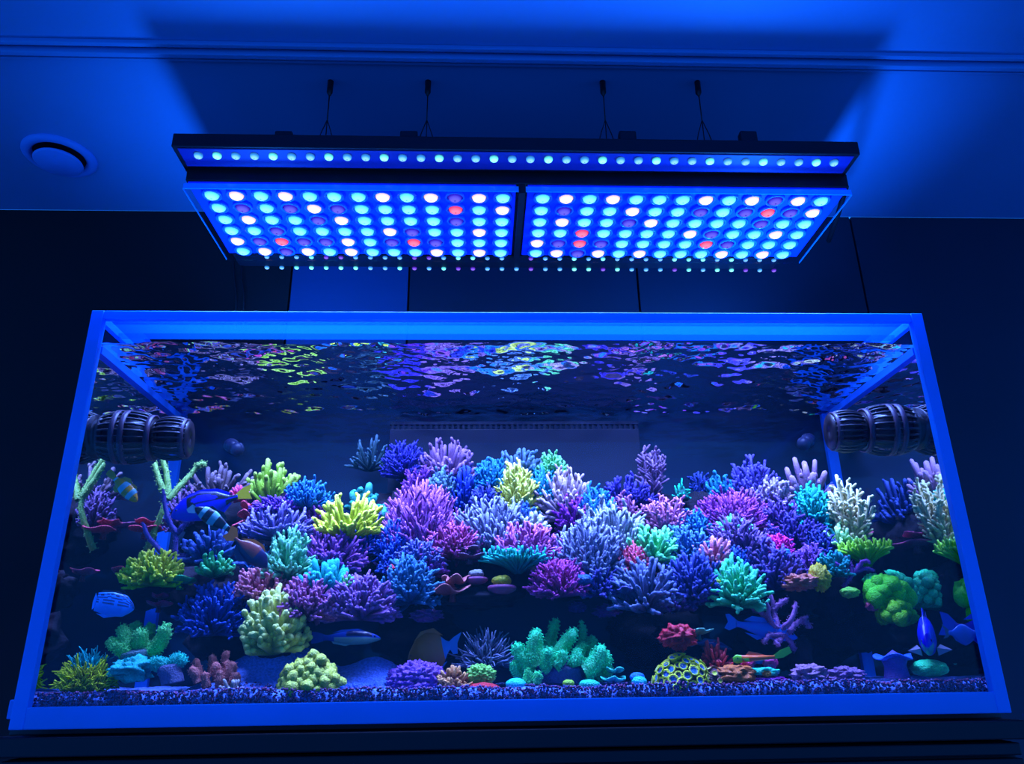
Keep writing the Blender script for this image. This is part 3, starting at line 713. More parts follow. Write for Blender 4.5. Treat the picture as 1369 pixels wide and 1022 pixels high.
def branches(name, label, lines, Y, col, tip=None, rad=4.0, wob=0.0, k=0.36, subs=0, tipl=0):
    """open staghorn drawn as branch lines; lines: list of [(px,py,dY)...]"""
    Y = setback(Y); s = mpp(lines[0][0][0], lines[0][0][1], Y); rng = np.random.default_rng(hash_(label) % 9999)
    b = P(lines[0][0][0], lines[0][0][1], Y + lines[0][0][2]); parts = []
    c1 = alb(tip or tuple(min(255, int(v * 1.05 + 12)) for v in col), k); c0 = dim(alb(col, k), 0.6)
    for ln in lines:
        pts = np.array([tuple(P(x, y, Y + d) - b) for x, y, d in ln])
        u = np.linspace(0, len(pts) - 1, 12); i = np.minimum(u.astype(int), len(pts) - 2); f = (u - i)[:, None]
        pp = pts[i] * (1 - f) + pts[i + 1] * f
        for _ in range(2): pp[1:-1] = (pp[:-2] + pp[1:-1] * 2 + pp[2:]) / 4
        pp[1:-1] += rng.normal(0, 0.0006, pp[1:-1].shape)
        r = rad * s * np.linspace(1.1, 0.75, 12); r[-1] *= 0.6
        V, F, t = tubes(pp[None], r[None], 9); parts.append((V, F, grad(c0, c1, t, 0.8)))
        ax = np.concatenate([np.repeat(pp, 9, 0), pp[-1:]]); nn = unit(V - ax + 1e-6)
        parts.append(polyps(rng, V, nn, 90, rad * s * 0.38, c0, c1))
    V, F, C = merge(parts)
    o = mesh_obj(name, V, F, M_CORAL, col=C, label=label, cat='coral'); o.location = b; return o
A = lambda *a, **k: coral(AC, *a, **k)

# --- left slope
branches('staghorn_coral', 'tall grey-green staghorn coral reaching up beside the blue tang', [
    [(196, 735, .02), (208, 708, .01), (218, 682, 0), (222, 662, 0)], [(222, 664, 0), (214, 645, 0), (209, 632, 0), (208, 619, 0)],
    [(223, 668, 0), (225, 645, .01), (220, 625, .01), (217, 613, .01)], [(225, 668, 0), (240, 651, .01), (255, 635, .02), (265, 621, .02)], [(263, 624, .02), (268, 621, .02), (272, 621, .02), (275, 622, .02)]], .17, (125, 185, 150), rad=4.2)
branches('staghorn_coral', 'thin violet staghorn coral forking below the blue tang', [
    [(233, 752, .01), (234, 738, 0), (235, 725, 0), (236, 712, 0)], [(236, 714, 0), (227, 700, 0), (222, 685, 0), (218, 655, .01)], [(236, 714, 0), (245, 704, 0), (250, 697, 0), (256, 692, 0)],
    [(233, 750, 0), (215, 738, -.01), (200, 722, -.01), (191, 700, -.01)], [(233, 750, .01), (246, 744, .01), (256, 741, .02), (264, 738, .02)]], .055, (95, 95, 215), rad=3.6)
A('grey mauve finger coral behind the blue tang', 290, 642, 98, 42, .33, (120, 122, 185), kind='fan', n=26, rad=.0052, nsub=2)
A('yellow-green upright finger coral beside the tang tail', 363, 647, 70, 56, .33, (110, 225, 90), (170, 250, 130), kind='fan', th=65, n=34, rad=.0058, nsub=2)
coral('plate_coral', 'ruffled pink plate coral just behind the tang tail', 328, 690, 34, 40, .20, (205, 95, 140), kind='plate', layers=3)
A('small pink tipped coral above the blue tang', 319, 658, 26, 18, .24, (200, 100, 190), n=26, nsub=1)
A('sky-blue tabletop acropora right of yellow-green finger coral', 410, 660, 66, 36, .20, (75, 120, 235), kind='fan', n=60, rad=.003)
A('dark violet acropora on top of the lilac shaggy coral', 368, 676, 66, 18, .17, (95, 75, 215), n=60, rad=.0025)
A('lilac-blue shaggy acropora with long vertical fingers', 372, 697, 92, 40, .14, (110, 115, 240), kind='fan', n=80, rad=.0034, nsub=2)
A('bright neon yellow-green acropora on the left slope', 465, 688, 88, 52, .15, (165, 235, 60), (215, 255, 120), kind='fan', th=95, n=48, rad=.0046, nsub=3)
A('dull teal pointed coral behind the neon yellow-green acropora', 486, 664, 44, 34, .24, (60, 130, 160), kind='fan', n=10, rad=.0075, nsub=2)
A('small teal finger coral right of neon yellow-green acropora', 508, 688, 22, 30, .21, (65, 135, 170), kind='fan', n=8, rad=.006, nsub=1)
A('turquoise branching acropora beside the dusky orange-tailed fish', 384, 740, 72, 58, .10, (70, 195, 225), (150, 240, 250), n=64, rad=.0034)
A('vivid cyan-blue coral with thick packed fingers', 436, 772, 70, 46, .075, (30, 150, 240), (70, 195, 255), kind='fan', th=75, n=46, rad=.0062, nsub=1)
A('violet acropora above the vivid cyan-blue coral', 442, 735, 96, 52, .14, (125, 95, 220), n=84, rad=.0032)
A('royal blue bushy acropora left of the maroon dome', 526, 722, 48, 52, .16, (70, 90, 230), n=60, rad=.0028)
A('small indigo acropora under the royal blue bush', 521, 750, 30, 26, .13, (70, 85, 220), n=40, rad=.0026)
A('plum coloured dense acropora below the vivid cyan-blue coral', 410, 798, 76, 46, .05, (105, 65, 175), (170, 130, 230), n=110, rad=.0034)
A('lilac stubby acropora on the front ledge', 482, 796, 98, 50, .055, (130, 110, 225), n=100, rad=.0036)
A('steel-blue curved acropora beside the round red coral', 548, 772, 74, 54, .09, (85, 130, 225), n=70, rad=.0034)
coral('encrusting_coral', 'round red coral lump above the lilac ledge', 529, 762, 24, 18, .115, (215, 60, 85), kind='blob', amp=.25, freq=3)
A('violet and pink tipped acropora right of dusky fish', 348, 780, 76, 40, .085, (145, 100, 215), (220, 150, 210), n=70, rad=.0032)
A('deep blue spreading acropora at the left reef foot', 286, 812, 90, 58, .06, (60, 85, 220), n=90, rad=.0030)
A('mint green knobby coral on a small dark rock', 364, 828, 84, 68, .035, (140, 200, 140), (200, 240, 180), n=110, rad=.0058, nsub=2, sublen=.16, S=7)
A('small sea-green coral under the violet staghorn', 286, 752, 46, 28, .05, (55, 165, 140), (110, 225, 190), kind='fan', n=22, rad=.0042, nsub=2)
A('thick blue tangled acropora under the clownfish', 282, 727, 76, 46, .085, (75, 95, 210), n=40, rad=.0050, nsub=2)
A('neon green tufted acropora on a dark ledge', 204, 758, 78, 38, .045, (150, 235, 30), (200, 255, 80), n=80, rad=.0034)
coral('plate_coral', 'small pink encrusting plate left of neon green tuft', 162, 763, 28, 16, .05, (225, 90, 130), kind='plate', layers=1)
coral('plate_coral', 'magenta ruffled plate under the neon green tuft ledge', 212, 803, 30, 20, .05, (210, 70, 140), kind='plate', layers=2)
coral('plate_coral', 'teal plate coral at the right of the neon green tuft', 240, 776, 40, 16, .045, (60, 190, 170), kind='plate', layers=1)
A('dim violet acropora filling the gap left of plum coral', 325, 800, 50, 34, .10, (85, 70, 170), n=40, rad=.003)
A('small green frag at the edge of the vivid cyan-blue coral', 464, 777, 22, 16, .05, (110, 215, 170), n=14, rad=.003, nsub=1)

# --- centre left crest
A('dusky grey-blue sparse coral high before the back glass', 492, 603, 50, 42, .36, (70, 105, 160), kind='fan', n=14, rad=.0036, nsub=3)
A('indigo dome acropora on the crest next to violet fingers', 541, 612, 58, 42, .33, (80, 80, 225), n=110, rad=.0026)
A('violet long-fingered acropora topping the crest', 598, 615, 78, 54, .32, (115, 102, 225), (155, 140, 245), kind='fan', th=88, n=52, rad=.0044, nsub=2)
A('grey-blue thick acropora below the violet fingers', 590, 648, 42, 40, .265, (90, 125, 200), n=34, rad=.0040)
A('royal blue stalked acropora between violet fingers and blue bush', 622, 652, 46, 54, .275, (70, 80, 225), n=40, rad=.0034, nsub=2)
A('bright blue bushy acropora on the crest', 655, 634, 54, 44, .295, (65, 130, 245), n=54, rad=.0036)
A('pale blue fan acropora behind the cream-green coral', 692, 620, 88, 42, .335, (105, 140, 235), kind='fan', th=80, n=44, rad=.0048, nsub=2)
A('cream-green acropora in the centre of the crest', 690, 648, 52, 62, .25, (175, 205, 115), (225, 240, 160), n=80, rad=.0034)
A('mint topped acropora right of the cream-green coral', 738, 620, 40, 32, .315, (80, 215, 180), (140, 250, 210), n=40, rad=.0034)
A('sky-blue acropora under the mint topped one', 724, 650, 50, 46, .285, (80, 140, 235), n=50, rad=.0034)
A('pale lilac thick-fingered acropora on the crest slope', 758, 658, 72, 62, .25, (130, 132, 228), (170, 172, 245), n=70, rad=.0042, nsub=2)
A('big deep violet dome acropora of fine branches', 562, 694, 106, 90, .19, (105, 72, 228), (155, 120, 250), n=230, rad=.0028, nsub=3, ry=.06)
A('maroon acropora with violet tips under the deep violet dome', 606, 722, 84, 40, .15, (95, 45, 120), (165, 110, 220), n=90, rad=.0030)
A('blue-violet fan acropora spreading in the centre', 660, 702, 112, 72, .18, (90, 102, 235), (140, 160, 250), kind='fan', n=120, rad=.0035, ry=.06)
A('pale blue horizontal fingers under the lilac coral', 714, 695, 42, 26, .165, (140, 165, 230), kind='fan', th=100, n=16, rad=.0048, nsub=1)
A('magenta-violet fan acropora above the cyan table', 702, 724, 90, 44, .125, (150, 90, 225), (175, 130, 250), kind='fan', n=90, rad=.0030)
A('cyan tabletop acropora over the yellow frag plug', 692, 750, 98, 26, .10, (40, 160, 230), (90, 210, 250), kind='table', n=70, rad=.0028, nsub=3)
A('periwinkle encrusting acropora below the deep violet dome', 562, 738, 64, 26, .135, (100, 112, 235), n=70, rad=.0028)
coral('plate_coral', 'grey mauve plate coral left of the cyan table', 628, 740, 46, 18, .12, (105, 85, 160), kind='plate', layers=2)
coral('plate_coral', 'pink and lilac folded plate on the dark ledge', 605, 784, 48, 26, .09, (215, 85, 115), (235, 150, 190), kind='plate', layers=2, wave=.5)
# frag plugs
def frag(px, py, w, Y, col, label, k=.36):
    Y = setback(Y); s = mpp(px, py, Y); r = w * s / 2; b = P(px, py, Y)
    root = empty('frag_plug', b, label, 'coral')
    c = alb((125, 85, 160)); V = []
    o = lathe('disc', [(.001, -r * .5), (r * .45, -r * .5), (r * .8, -r * .36), (r, -.2 * r), (r * 1.02, 0), (r * .9, .08 * r), (.001, .06 * r)], pm('frag_disc', c, .7, var=.3, bscale=80), root, seg=28)
    rng = np.random.default_rng(3); V, F, C = blob(rng, r * .66, r * .66, r * .42, .3, 3, 24, 14, dim(alb(col, k), .5), alb(col, k), 0.1)
    mesh_obj('coral_polyp', V, [f for f in F if len(f)], M_SMOOTH, root, col=C)
frag(637, 774, 30, .10, (150, 170, 240), 'small pale blue coral on a round frag disc')
frag(671, 785, 38, .085, (215, 220, 70), 'yellow lumpy coral on a purple frag disc')
coral('encrusting_coral', 'purple crust patch below the dark ledge', 570, 823, 40, 14, .12, (120, 90, 205), kind='blob', amp=.5, freq=3)
coral('encrusting_coral', 'violet crust patch in the cave above the leather coral', 812, 817, 32, 14, .16, (125, 80, 205), kind='blob', amp=.5, freq=3)
coral('encrusting_coral', 'small violet crust patch beside the larger cave patch', 772, 812, 22, 12, .17, (95, 70, 180), kind='blob', amp=.5, freq=3)

# --- centre
A('indigo fan acropora left of the tall cone coral', 838, 656, 76, 38, .31, (75, 72, 205), kind='fan', n=56, rad=.0034)
A('tall indigo cone-shaped acropora before the back glass', 874, 635, 54, 72, .325, (85, 78, 205), (150, 140, 235), kind='bottle', th=42, n=12, rad=.0034, nsub=16, sublen=.2)
A('bright blue acropora cluster beside the lilac coral', 798, 678, 56, 54, .235, (70, 122, 245), n=70, rad=.0034)
A('violet slanting acropora between lilac and bright blue corals', 766, 682, 46, 40, .225, (120, 78, 225), n=40, rad=.0034)
A('mauve bottlebrush acropora under the indigo fan', 836, 686, 56, 46, .245, (135, 102, 200), kind='bottle', th=60, n=12, rad=.0034, nsub=12, sublen=.2)
A('purple bottlebrush acropora with pink tips', 894, 692, 66, 64, .225, (125, 90, 225), (180, 145, 245), kind='bottle', th=65, n=18, rad=.0034, nsub=14, sublen=.17)
coral('anemone', 'small cyan anemone with curling tentacles on the crest', 912, 656, 26, 22, .29, (50, 185, 230), (110, 235, 250), kind='tuft', n=24, rad=.0022, cat='anemone')
A('dim blue acropora standing back behind the cyan anemone', 938, 652, 36, 44, .345, (60, 72, 185), kind='bottle', th=55, n=8, rad=.003, nsub=9)
A('bright blue finger coral right of the cyan anemone', 964, 648, 42, 34, .31, (65, 135, 245), kind='fan', n=22, rad=.0044, nsub=2)
A('tall purple-blue acropora bush on the right crest', 1010, 643, 74, 60, .305, (92, 92, 228), n=70, rad=.0038)
A('violet fuzzy acropora dome above the mint streak', 980, 684, 106, 46, .235, (135, 92, 225), n=140, rad=.0028)
A('mint green streak coral lying on the violet fuzzy dome', 978, 702, 56, 26, .19, (60, 210, 165), (120, 250, 200), kind='fan', n=34, rad=.0034, nsub=1)
A('periwinkle acropora with long upright rows of fingers', 816, 708, 104, 64, .19, (98, 130, 238), (150, 175, 250), kind='fan', th=75, n=100, rad=.0036, ry=.06, nsub=2)
A('blue-violet dome acropora in front of the upright rows', 790, 734, 100, 72, .13, (88, 110, 240), (140, 160, 252), n=170, rad=.0032, ry=.055)
A('bright mint-turquoise coral in the middle of the reef', 874, 727, 72, 44, .14, (65, 220, 185), (130, 250, 215), n=60, rad=.0046, nsub=2)
A('dark maroon acropora with pink tips left of the mint-turquoise coral', 850, 748, 46, 40, .115, (85, 35, 90), (190, 110, 170), n=50, rad=.0030)
A('near-black acropora with glowing blue tips at the reef edge', 865, 778, 90, 60, .08, (45, 42, 130), (125, 145, 245), n=60, rad=.0042, nsub=2)
A('pinkish violet fine acropora hanging on the reef edge', 748, 770, 76, 44, .075, (155, 92, 215), n=90, rad=.0025)
coral('mushroom_coral', 'flat bright blue mushroom coral at the reef edge', 780, 775, 24, 14, .06, (35, 110, 240), kind='blob', amp=.1)
coral('mushroom_coral', 'blue mushroom coral beneath the cyan table end', 730, 757, 20, 14, .085, (40, 125, 240), kind='blob', amp=.15)
coral('mushroom_coral', 'pale violet cupped mushroom coral by the near-black acropora', 838, 790, 28, 18, .065, (100, 105, 225), kind='plate', layers=1)
A('sky-blue acropora cluster right of the mint-turquoise coral', 918, 728, 74, 44, .155, (85, 122, 238), n=74, rad=.0034)
A('dusty mauve knobby acropora among blue corals', 956, 738, 60, 40, .125, (140, 108, 200), (180, 145, 220), n=60, rad=.0044, nsub=1)
A('indigo branching acropora under the dusty mauve one', 930, 768, 78, 56, .085, (82, 92, 218), n=80, rad=.0034)
A('turquoise branching acropora at the right reef edge', 986, 777, 72, 54, .06, (50, 195, 200), (120, 240, 230), n=52, rad=.0042, nsub=3)
coral('encrusting_coral', 'tiny yellow coral left of the turquoise edge coral', 954, 779, 18, 10, .055, (225, 225, 110), kind='blob', amp=.2)
A('dim violet shelf acropora under the reef edge', 905, 803, 56, 22, .09, (75, 62, 165), n=36, rad=.003)
A('dusky violet stalk acropora below the mint streak', 990, 720, 86, 54, .155, (92, 82, 185), n=90, rad=.0032)

# --- right slope
A('pale grey-violet crown of thick upright fingers', 1082, 640, 66, 50, .255, (112, 108, 200), (155, 148, 235), kind='fan', th=70, n=17, rad=.0062, nsub=1, S=7)
A('sky-blue bushy coral under the grey-violet crown', 1088, 674, 54, 50, .22, (45, 145, 235), (95, 195, 250), n=80, rad=.0036)
A('whitish lilac acropora between purple bush and sky-blue coral', 1036, 660, 62, 40, .27, (150, 155, 235), n=54, rad=.0040)
A('violet branching acropora under the whitish lilac one', 1042, 686, 64, 42, .24, (92, 80, 200), n=60, rad=.0032)
A('dark indigo acropora carpet on the right slope', 1064, 710, 86, 44, .205, (72, 66, 185), n=90, rad=.0028)
A('pale cream bottlebrush acropora standing at the right end', 1142, 684, 66, 90, .17, (150, 170, 205), (200, 225, 235), kind='bottle', th=60, n=20, rad=.0036, nsub=14, sublen=.13)
A('mint tipped coral at the foot of the cream bottlebrush', 1126, 716, 46, 30, .165, (100, 205, 185), (165, 245, 220), kind='fan', n=22, rad=.0040, nsub=2)
A('small magenta tipped acropora on the indigo carpet', 1040, 728, 42, 24, .15, (175, 80, 215), n=40, rad=.0028)
coral('mushroom_coral', 'small bright blue mushroom coral under the magenta tips', 1049, 740, 18, 14, .125, (35, 125, 240), kind='blob', amp=.15)
A('indigo wide branching acropora right of the turquoise edge coral', 1034, 755, 88, 52, .12, (86, 80, 195), n=60, rad=.0038)
A('acid green tabletop acropora at the right end', 1160, 740, 66, 27, .11, (90, 235, 30), (150, 255, 80), kind='table', n=50, rad=.0032, nsub=3)
branches('staghorn_coral', 'violet staghorn sprig under the acid green table', [
    [(1128, 785, .01), (1135, 774, 0), (1142, 765, 0), (1148, 755, 0)], [(1142, 766, 0), (1152, 762, 0), (1160, 760, 0), (1168, 764, 0)], [(1144, 764, 0), (1150, 755, 0), (1158, 748, -.01), (1163, 754, -.01)],
    [(1140, 768, 0), (1138, 758, 0), (1135, 748, .01), (1130, 744, .01)], [(1138, 770, 0), (1130, 764, 0), (1124, 757, 0), (1117, 752, 0)]], .08, (130, 100, 225), rad=2.6)
coral('encrusting_coral', 'salmon pink lumpy coral on the right ledge', 1070, 778, 46, 20, .07, (235, 130, 140), kind='blob', amp=.35, freq=3)
coral('encrusting_coral', 'mustard yellow spotted lump right of the salmon coral', 1098, 771, 26, 34, .065, (205, 190, 60), kind='blob', amp=.25, freq=4, worley=.3)
A('teal acropora above the mustard yellow lump', 1116, 752, 44, 28, .10, (50, 150, 200), n=36, rad=.0032)
coral('encrusting_coral', 'small green and yellow coral under the violet sprig', 1137, 792, 24, 14, .06, (120, 225, 110), kind='blob', amp=.2)
coral('encrusting_coral', 'upper lime green lobed coral on the dark rock edge', 1186, 790, 52, 28, .075, (50, 225, 55), (95, 250, 80), kind='lumps', n=18, r=.46, amp=.3, k=.9)
coral('encrusting_coral', 'lower lime green lobed coral below the upper one', 1198, 816, 40, 28, .06, (60, 235, 50), (110, 255, 75), kind='lumps', n=18, r=.46, amp=.3, k=.9)
coral('encrusting_coral', 'tiny pink coral left of the lower lime coral', 1168, 810, 18, 12, .07, (225, 110, 170), kind='blob', amp=.3)
coral('encrusting_coral', 'turquoise bubbly coral at the head of the lime lobed corals', 1168, 776, 24, 18, .085, (80, 215, 170), kind='blob', amp=.1, worley=.4, wf=3)
branches('staghorn_coral', 'purple antler staghorn coral standing on the rock pillar', [
    [(1062, 868, .01), (1056, 858, 0), (1050, 850, 0), (1044, 842, 0)], [(1046, 845, 0), (1036, 838, -.005), (1028, 828, -.01), (1025, 806, -.01)], [(1040, 838, 0), (1036, 825, .01), (1034, 812, .01), (1030, 794, .01)],
    [(1030, 830, -.005), (1020, 822, 0), (1012, 816, 0), (1003, 812, 0)], [(1034, 816, .01), (1042, 808, .01), (1048, 804, .01), (1053, 801, .01)], [(1046, 842, 0), (1056, 832, -.01), (1062, 822, -.01), (1064, 806, -.01)],
    [(1052, 848, 0), (1062, 836, .005), (1070, 830, .01), (1080, 825, .01)], [(1072, 830, .01), (1078, 832, .01), (1081, 836, .01), (1083, 840, .01)], [(1048, 850, 0), (1036, 850, -.01), (1028, 848, -.01), (1020, 860, -.02)], [(1046, 852, 0), (1040, 858, -.01), (1036, 858, -.015), (1042, 864, -.02)]], .05, (140, 118, 222), rad=3.6)

# --- small colonies in the gaps of the reef
for lb, x, y, w_, h_, Y_, c_ in (
        ('small violet acropora between the blue tabletop and neon yellow-green colonies', 425, 690, 44, 34, .20, (110, 85, 215)),
        ('small cobalt acropora under the neon yellow-green acropora', 480, 722, 50, 30, .17, (60, 80, 215)),
        ('small periwinkle acropora left of the deep violet dome', 510, 700, 36, 40, .22, (90, 100, 230)),
        ('small violet acropora between indigo dome and violet fingers', 560, 640, 46, 34, .29, (110, 80, 220)),
        ('small indigo acropora under the bright blue crest bush', 650, 668, 52, 34, .25, (75, 80, 210)),
        ('small blue acropora under the cream-green coral', 700, 688, 46, 30, .21, (80, 110, 230)),
        ('small violet acropora right of the magenta-violet fan', 745, 735, 44, 36, .15, (115, 90, 225)),
        ('small azure acropora beside the purple bottlebrush', 930, 700, 44, 34, .21, (70, 120, 235)),
        ('small lavender acropora under the tall purple-blue bush', 1000, 668, 48, 30, .265, (130, 110, 225)),
        ('small cobalt acropora right of the dusty mauve colony', 985, 748, 40, 32, .115, (65, 90, 220)),
        ('small violet acropora left of the turquoise edge coral', 950, 790, 44, 26, .085, (95, 75, 205)),
        ('small navy acropora between the indigo carpet and mint foot coral', 1098, 725, 44, 36, .17, (60, 65, 180)),
        ('small blue acropora between the turquoise and violet-pink colonies', 345, 748, 40, 34, .12, (65, 100, 220)),
        ('small purple acropora between the steel-blue and maroon colonies', 575, 755, 44, 26, .13, (115, 85, 215)),
        ('small indigo acropora right of the violet-pink hanging colony', 800, 775, 52, 34, .09, (80, 80, 205)),
        ('small violet acropora at the foot of the sky-blue bushy coral', 1085, 745, 40, 36, .135, (100, 80, 205))):
    A(lb, x, y, w_, h_, Y_, c_, n=46, rad=.0029)

# --- flank corals that show best mirrored in the side panes
_m = mirror(122, 704, .20, -1); coral('plate_coral', 'coral-pink plate coral under the grey-green staghorn', _m[0], _m[1], 40, 22, .20, (225, 85, 120), kind='plate', layers=2, k=.5)
_m = mirror(122, 676, .26, -1); A('muted violet branching coral behind the grey-green staghorn', _m[0], _m[1], 44, 46, .26, (105, 95, 190), n=40, rad=.0032)
_m = mirror(152, 702, .30, -1); coral('plate_coral', 'mauve thin plate coral behind the violet staghorn', _m[0], _m[1], 40, 12, .30, (190, 110, 190), kind='plate', layers=1, k=.5)
_m = mirror(84, 765, .14, -1); coral('plate_coral', 'rose plate coral at the dark rock ledge end', _m[0], _m[1], 32, 16, .14, (215, 95, 150), kind='plate', layers=1, k=.5)
_m = mirror(1208, 668, .31, 1); A('dull blue thick-fingered coral behind the cream bottlebrush', _m[0], _m[1], 74, 60, .31, (60, 75, 185), kind='fan', n=30, rad=.0052, nsub=3)
_m = mirror(1242, 722, .22, 1); coral('plate_coral', 'salmon and violet plate coral behind the acid green table', _m[0], _m[1], 60, 22, .22, (200, 90, 150), kind='plate', layers=2, k=.5)
_m = mirror(1266, 786, .15, 1); coral('encrusting_coral', 'mint bubbly coral mound behind the lime lobed corals', _m[0], _m[1], 54, 46, .15, (75, 215, 140), kind='lumps', n=44, r=.30, k=.85)

# --- on the sand
REEF = False
KB = 0.62
def ff(name, label, px, py, w, h, Y, fingers, c, tip, cs, npoly=1200, psize=.003, stalk=None, cat='coral'):
    b = P(px, py, Y); s = mpp(px, py, Y)
    sp = []
    for (x0, y0, x1, y1, x2, y2, d0, d2, r0, r1) in fingers:
        sp.append((tuple(P(x0, y0, Y + d0) - b), tuple(P(x1, y1, Y + (d0 + d2) / 2) - b), tuple(P(x2, y2, Y + d2) - b), r0 * s * .84, r1 * s * .84))
    st = [(tuple(P(a0, a1, Y + dd) - b), tuple(P(a2, a3, Y + dd) - b), q0 * s, q1 * s) for a0, a1, a2, a3, dd, q0, q1 in (stalk or [])]
    rng = np.random.default_rng(hash_(label) % 9999)
    V, F, C = fat_fingers(rng, sp, dim(alb(c, KB), .55), alb(tip, KB), alb(cs, .8), npoly, psize, stalk=st)
    o = mesh_obj(name, V, F, M_SMOOTH, col=C, label=label, cat=cat); o.location = b
ff('leather_coral', 'green fuzzy leather coral with five spread fingers', 185, 882, 95, 60, .07,
   [(172, 876, 158, 868, 147, 855, -.01, -.015, 12, 8), (175, 874, 168, 852, 162, 838, 0, -.01, 13, 8), (186, 872, 190, 855, 187, 842, 0, -.015, 13, 8), (192, 876, 215, 868, 224, 835, 0, -.01, 12, 9), (182, 868, 180, 845, 182, 833, .03, .04, 11, 8), (196, 866, 200, 850, 201, 835, .03, .04, 10, 7)],
   (75, 175, 100), (105, 225, 150), (60, 85, 120), 3000, .0017, [(186, 898, 186, 872, .0, 17, 19)])
coral('star_polyp', 'yellow-green grassy star polyp mat with blue centre', 112, 906, 70, 40, .055, (150, 190, 60), (200, 225, 100), k=KB, kind='tuft', n=620, rad=.0013, c2=alb((55, 165, 225), KB), lenk=.5)
coral('leather_coral', 'smooth cyan folded leather coral on the sand', 175, 898, 54, 28, .05, (45, 165, 220), k=KB, kind='blob', amp=.45, freq=2.2)
ff('leather_coral', 'cyan leather coral with fuzzy arched cap', 228, 905, 56, 40, .05, [(226, 898, 214, 880, 200, 892, 0, -.005, 13, 8), (228, 896, 232, 880, 248, 884, 0, 0, 13, 9)], (45, 160, 200), (70, 205, 225), (80, 90, 160), 1500, .0016, [(230, 914, 229, 890, 0, 14, 13)])
fl = []
for (x, y, tx, ty, d) in ((270, 912, 262, 882, .02), (282, 905, 284, 876, .03), (298, 900, 303, 872, .03), (290, 912, 288, 886, .0), (306, 908, 312, 886, .02), (264, 914, 256, 892, .0), (276, 920, 272, 900, -.01), (294, 920, 294, 896, -.01), (310, 918, 318, 900, .0), (300, 914, 305, 884, .015)):
    fl.append((x, y, (x + tx) / 2, (y + ty) / 2, tx, ty, d, d, 7.2, 6.4))
ff('digitate_coral', 'brown stubby finger coral between cyan leather and sand mound', 288, 925, 68, 55, .05, fl, (85, 52, 80), (150, 108, 132), (60, 40, 70), 900, .0014)
A('small white branching frag before the brown finger coral', 308, 922, 34, 20, .03, (150, 165, 220), n=14, rad=.0030, nsub=1)
coral('leather_coral', 'yellow-green lumpy curly coral before the sand mound', 414, 908, 88, 50, .05, (110, 160, 80), (165, 215, 120), k=KB, kind='lumps', n=60, r=.32, amp=.35)
coral('brain_coral', 'large violet grooved brain coral dome on the sand', 557, 905, 80, 48, .09, (105, 85, 215), k=KB, kind='blob', amp=.06, worley=.42, wf=6, nu=110, nv=60, base=.5)
coral('brain_coral', 'low blue striped brain coral left of the violet dome', 482, 924, 62, 22, .05, (45, 75, 200), k=KB, kind='blob', amp=.05, worley=.3, wf=6, nu=80, nv=40, base=.5)
coral('tube_coral', 'brown spiky clump right of the violet brain coral', 606, 914, 46, 26, .06, (125, 85, 90), (190, 140, 130), k=KB, kind='tuft', n=70, rad=.0034, lenk=.5)
coral('brain_coral', 'bright green scaly coral dome above the red one', 643, 904, 38, 26, .065, (70, 190, 80), (120, 225, 120), k=KB, kind='blob', amp=.05, worley=.5, wf=4.5, nu=70, nv=40, base=.3)
coral('brain_coral', 'red half-round coral below the green scaly dome', 646, 922, 42, 15, .04, (225, 60, 75), k=KB, kind='blob', amp=.12, base=.5)
coral('bush_coral', 'dark blue wiry bush coral behind the big leather coral', 650, 876, 84, 42, .14, (65, 75, 150), (110, 125, 200), k=KB, kind='tuft', n=260, rad=.0014, lenk=.8)
ff('leather_coral', 'big teal-green leather coral with many thick fuzzy lobes', 750, 905, 135, 85, .10,
   [(715, 895, 696, 880, 690, 862, -.01, -.01, 13, 9), (720, 890, 712, 868, 718, 842, -.02, -.02, 15, 10), (735, 880, 733, 860, 744, 830, .03, .04, 11, 8), (745, 885, 752, 862, 770, 842, -.005, -.01, 13, 9), (735, 894, 725, 888, 735, 868, -.03, -.035, 11, 9),
    (740, 892, 748, 884, 756, 872, -.03, -.03, 10, 8), (770, 892, 766, 880, 776, 872, -.02, -.02, 11, 8), (780, 900, 798, 892, 806, 864, -.02, -.02, 15, 10), (788, 898, 812, 894, 812, 872, 0, 0, 12, 9), (776, 880, 782, 862, 777, 832, .05, .06, 8, 6), (786, 884, 790, 868, 792, 852, .03, .04, 9, 7), (770, 890, 774, 872, 780, 860, .02, .02, 10, 7), (700, 905, 688, 900, 690, 885, 0, 0, 10, 8), (795, 902, 812, 905, 814, 890, .01, .0, 10, 8)],
   (50, 150, 115), (85, 210, 165), (45, 55, 110), 7000, .0017, [(752, 914, 752, 893, .01, 30, 34)])
ff('leather_coral', 'small green tube-like coral before the big leather coral', 712, 918, 25, 30, .05, [(706, 915, 704, 905, 706, 895, 0, 0, 6, 5), (716, 915, 718, 906, 722, 900, 0, 0, 7, 6)], (55, 140, 115), (85, 190, 150), (60, 90, 110), 500, .0015)
def button(px, py, w, h, Y, col, label, name='button_coral'):
    return coral(name, label, px, py, w, h, Y, col, k=KB, kind='blob', amp=.08, base=.5, nu=28, nv=16)
button(690, 916, 28, 16, .05, (70, 225, 220), 'aqua button coral left of the green tube-like coral')
button(760, 916, 16, 10, .045, (120, 235, 90), 'tiny lime button coral under the big leather coral')
button(788, 917, 28, 13, .045, (60, 225, 190), 'aqua-green flat button coral under the big leather coral')
button(852, 907, 20, 12, .07, (35, 110, 235), 'blue button coral resting behind the small aqua one')
button(855, 913, 20, 14, .055, (60, 215, 225), 'small round aqua button coral beside the zoanthid dome')
coral('mushroom_coral', 'violet rimmed mushroom coral right of the big leather coral', 822, 907, 32, 22, .07, (75, 85, 195), (90, 190, 210), k=KB, kind='plate', layers=2)
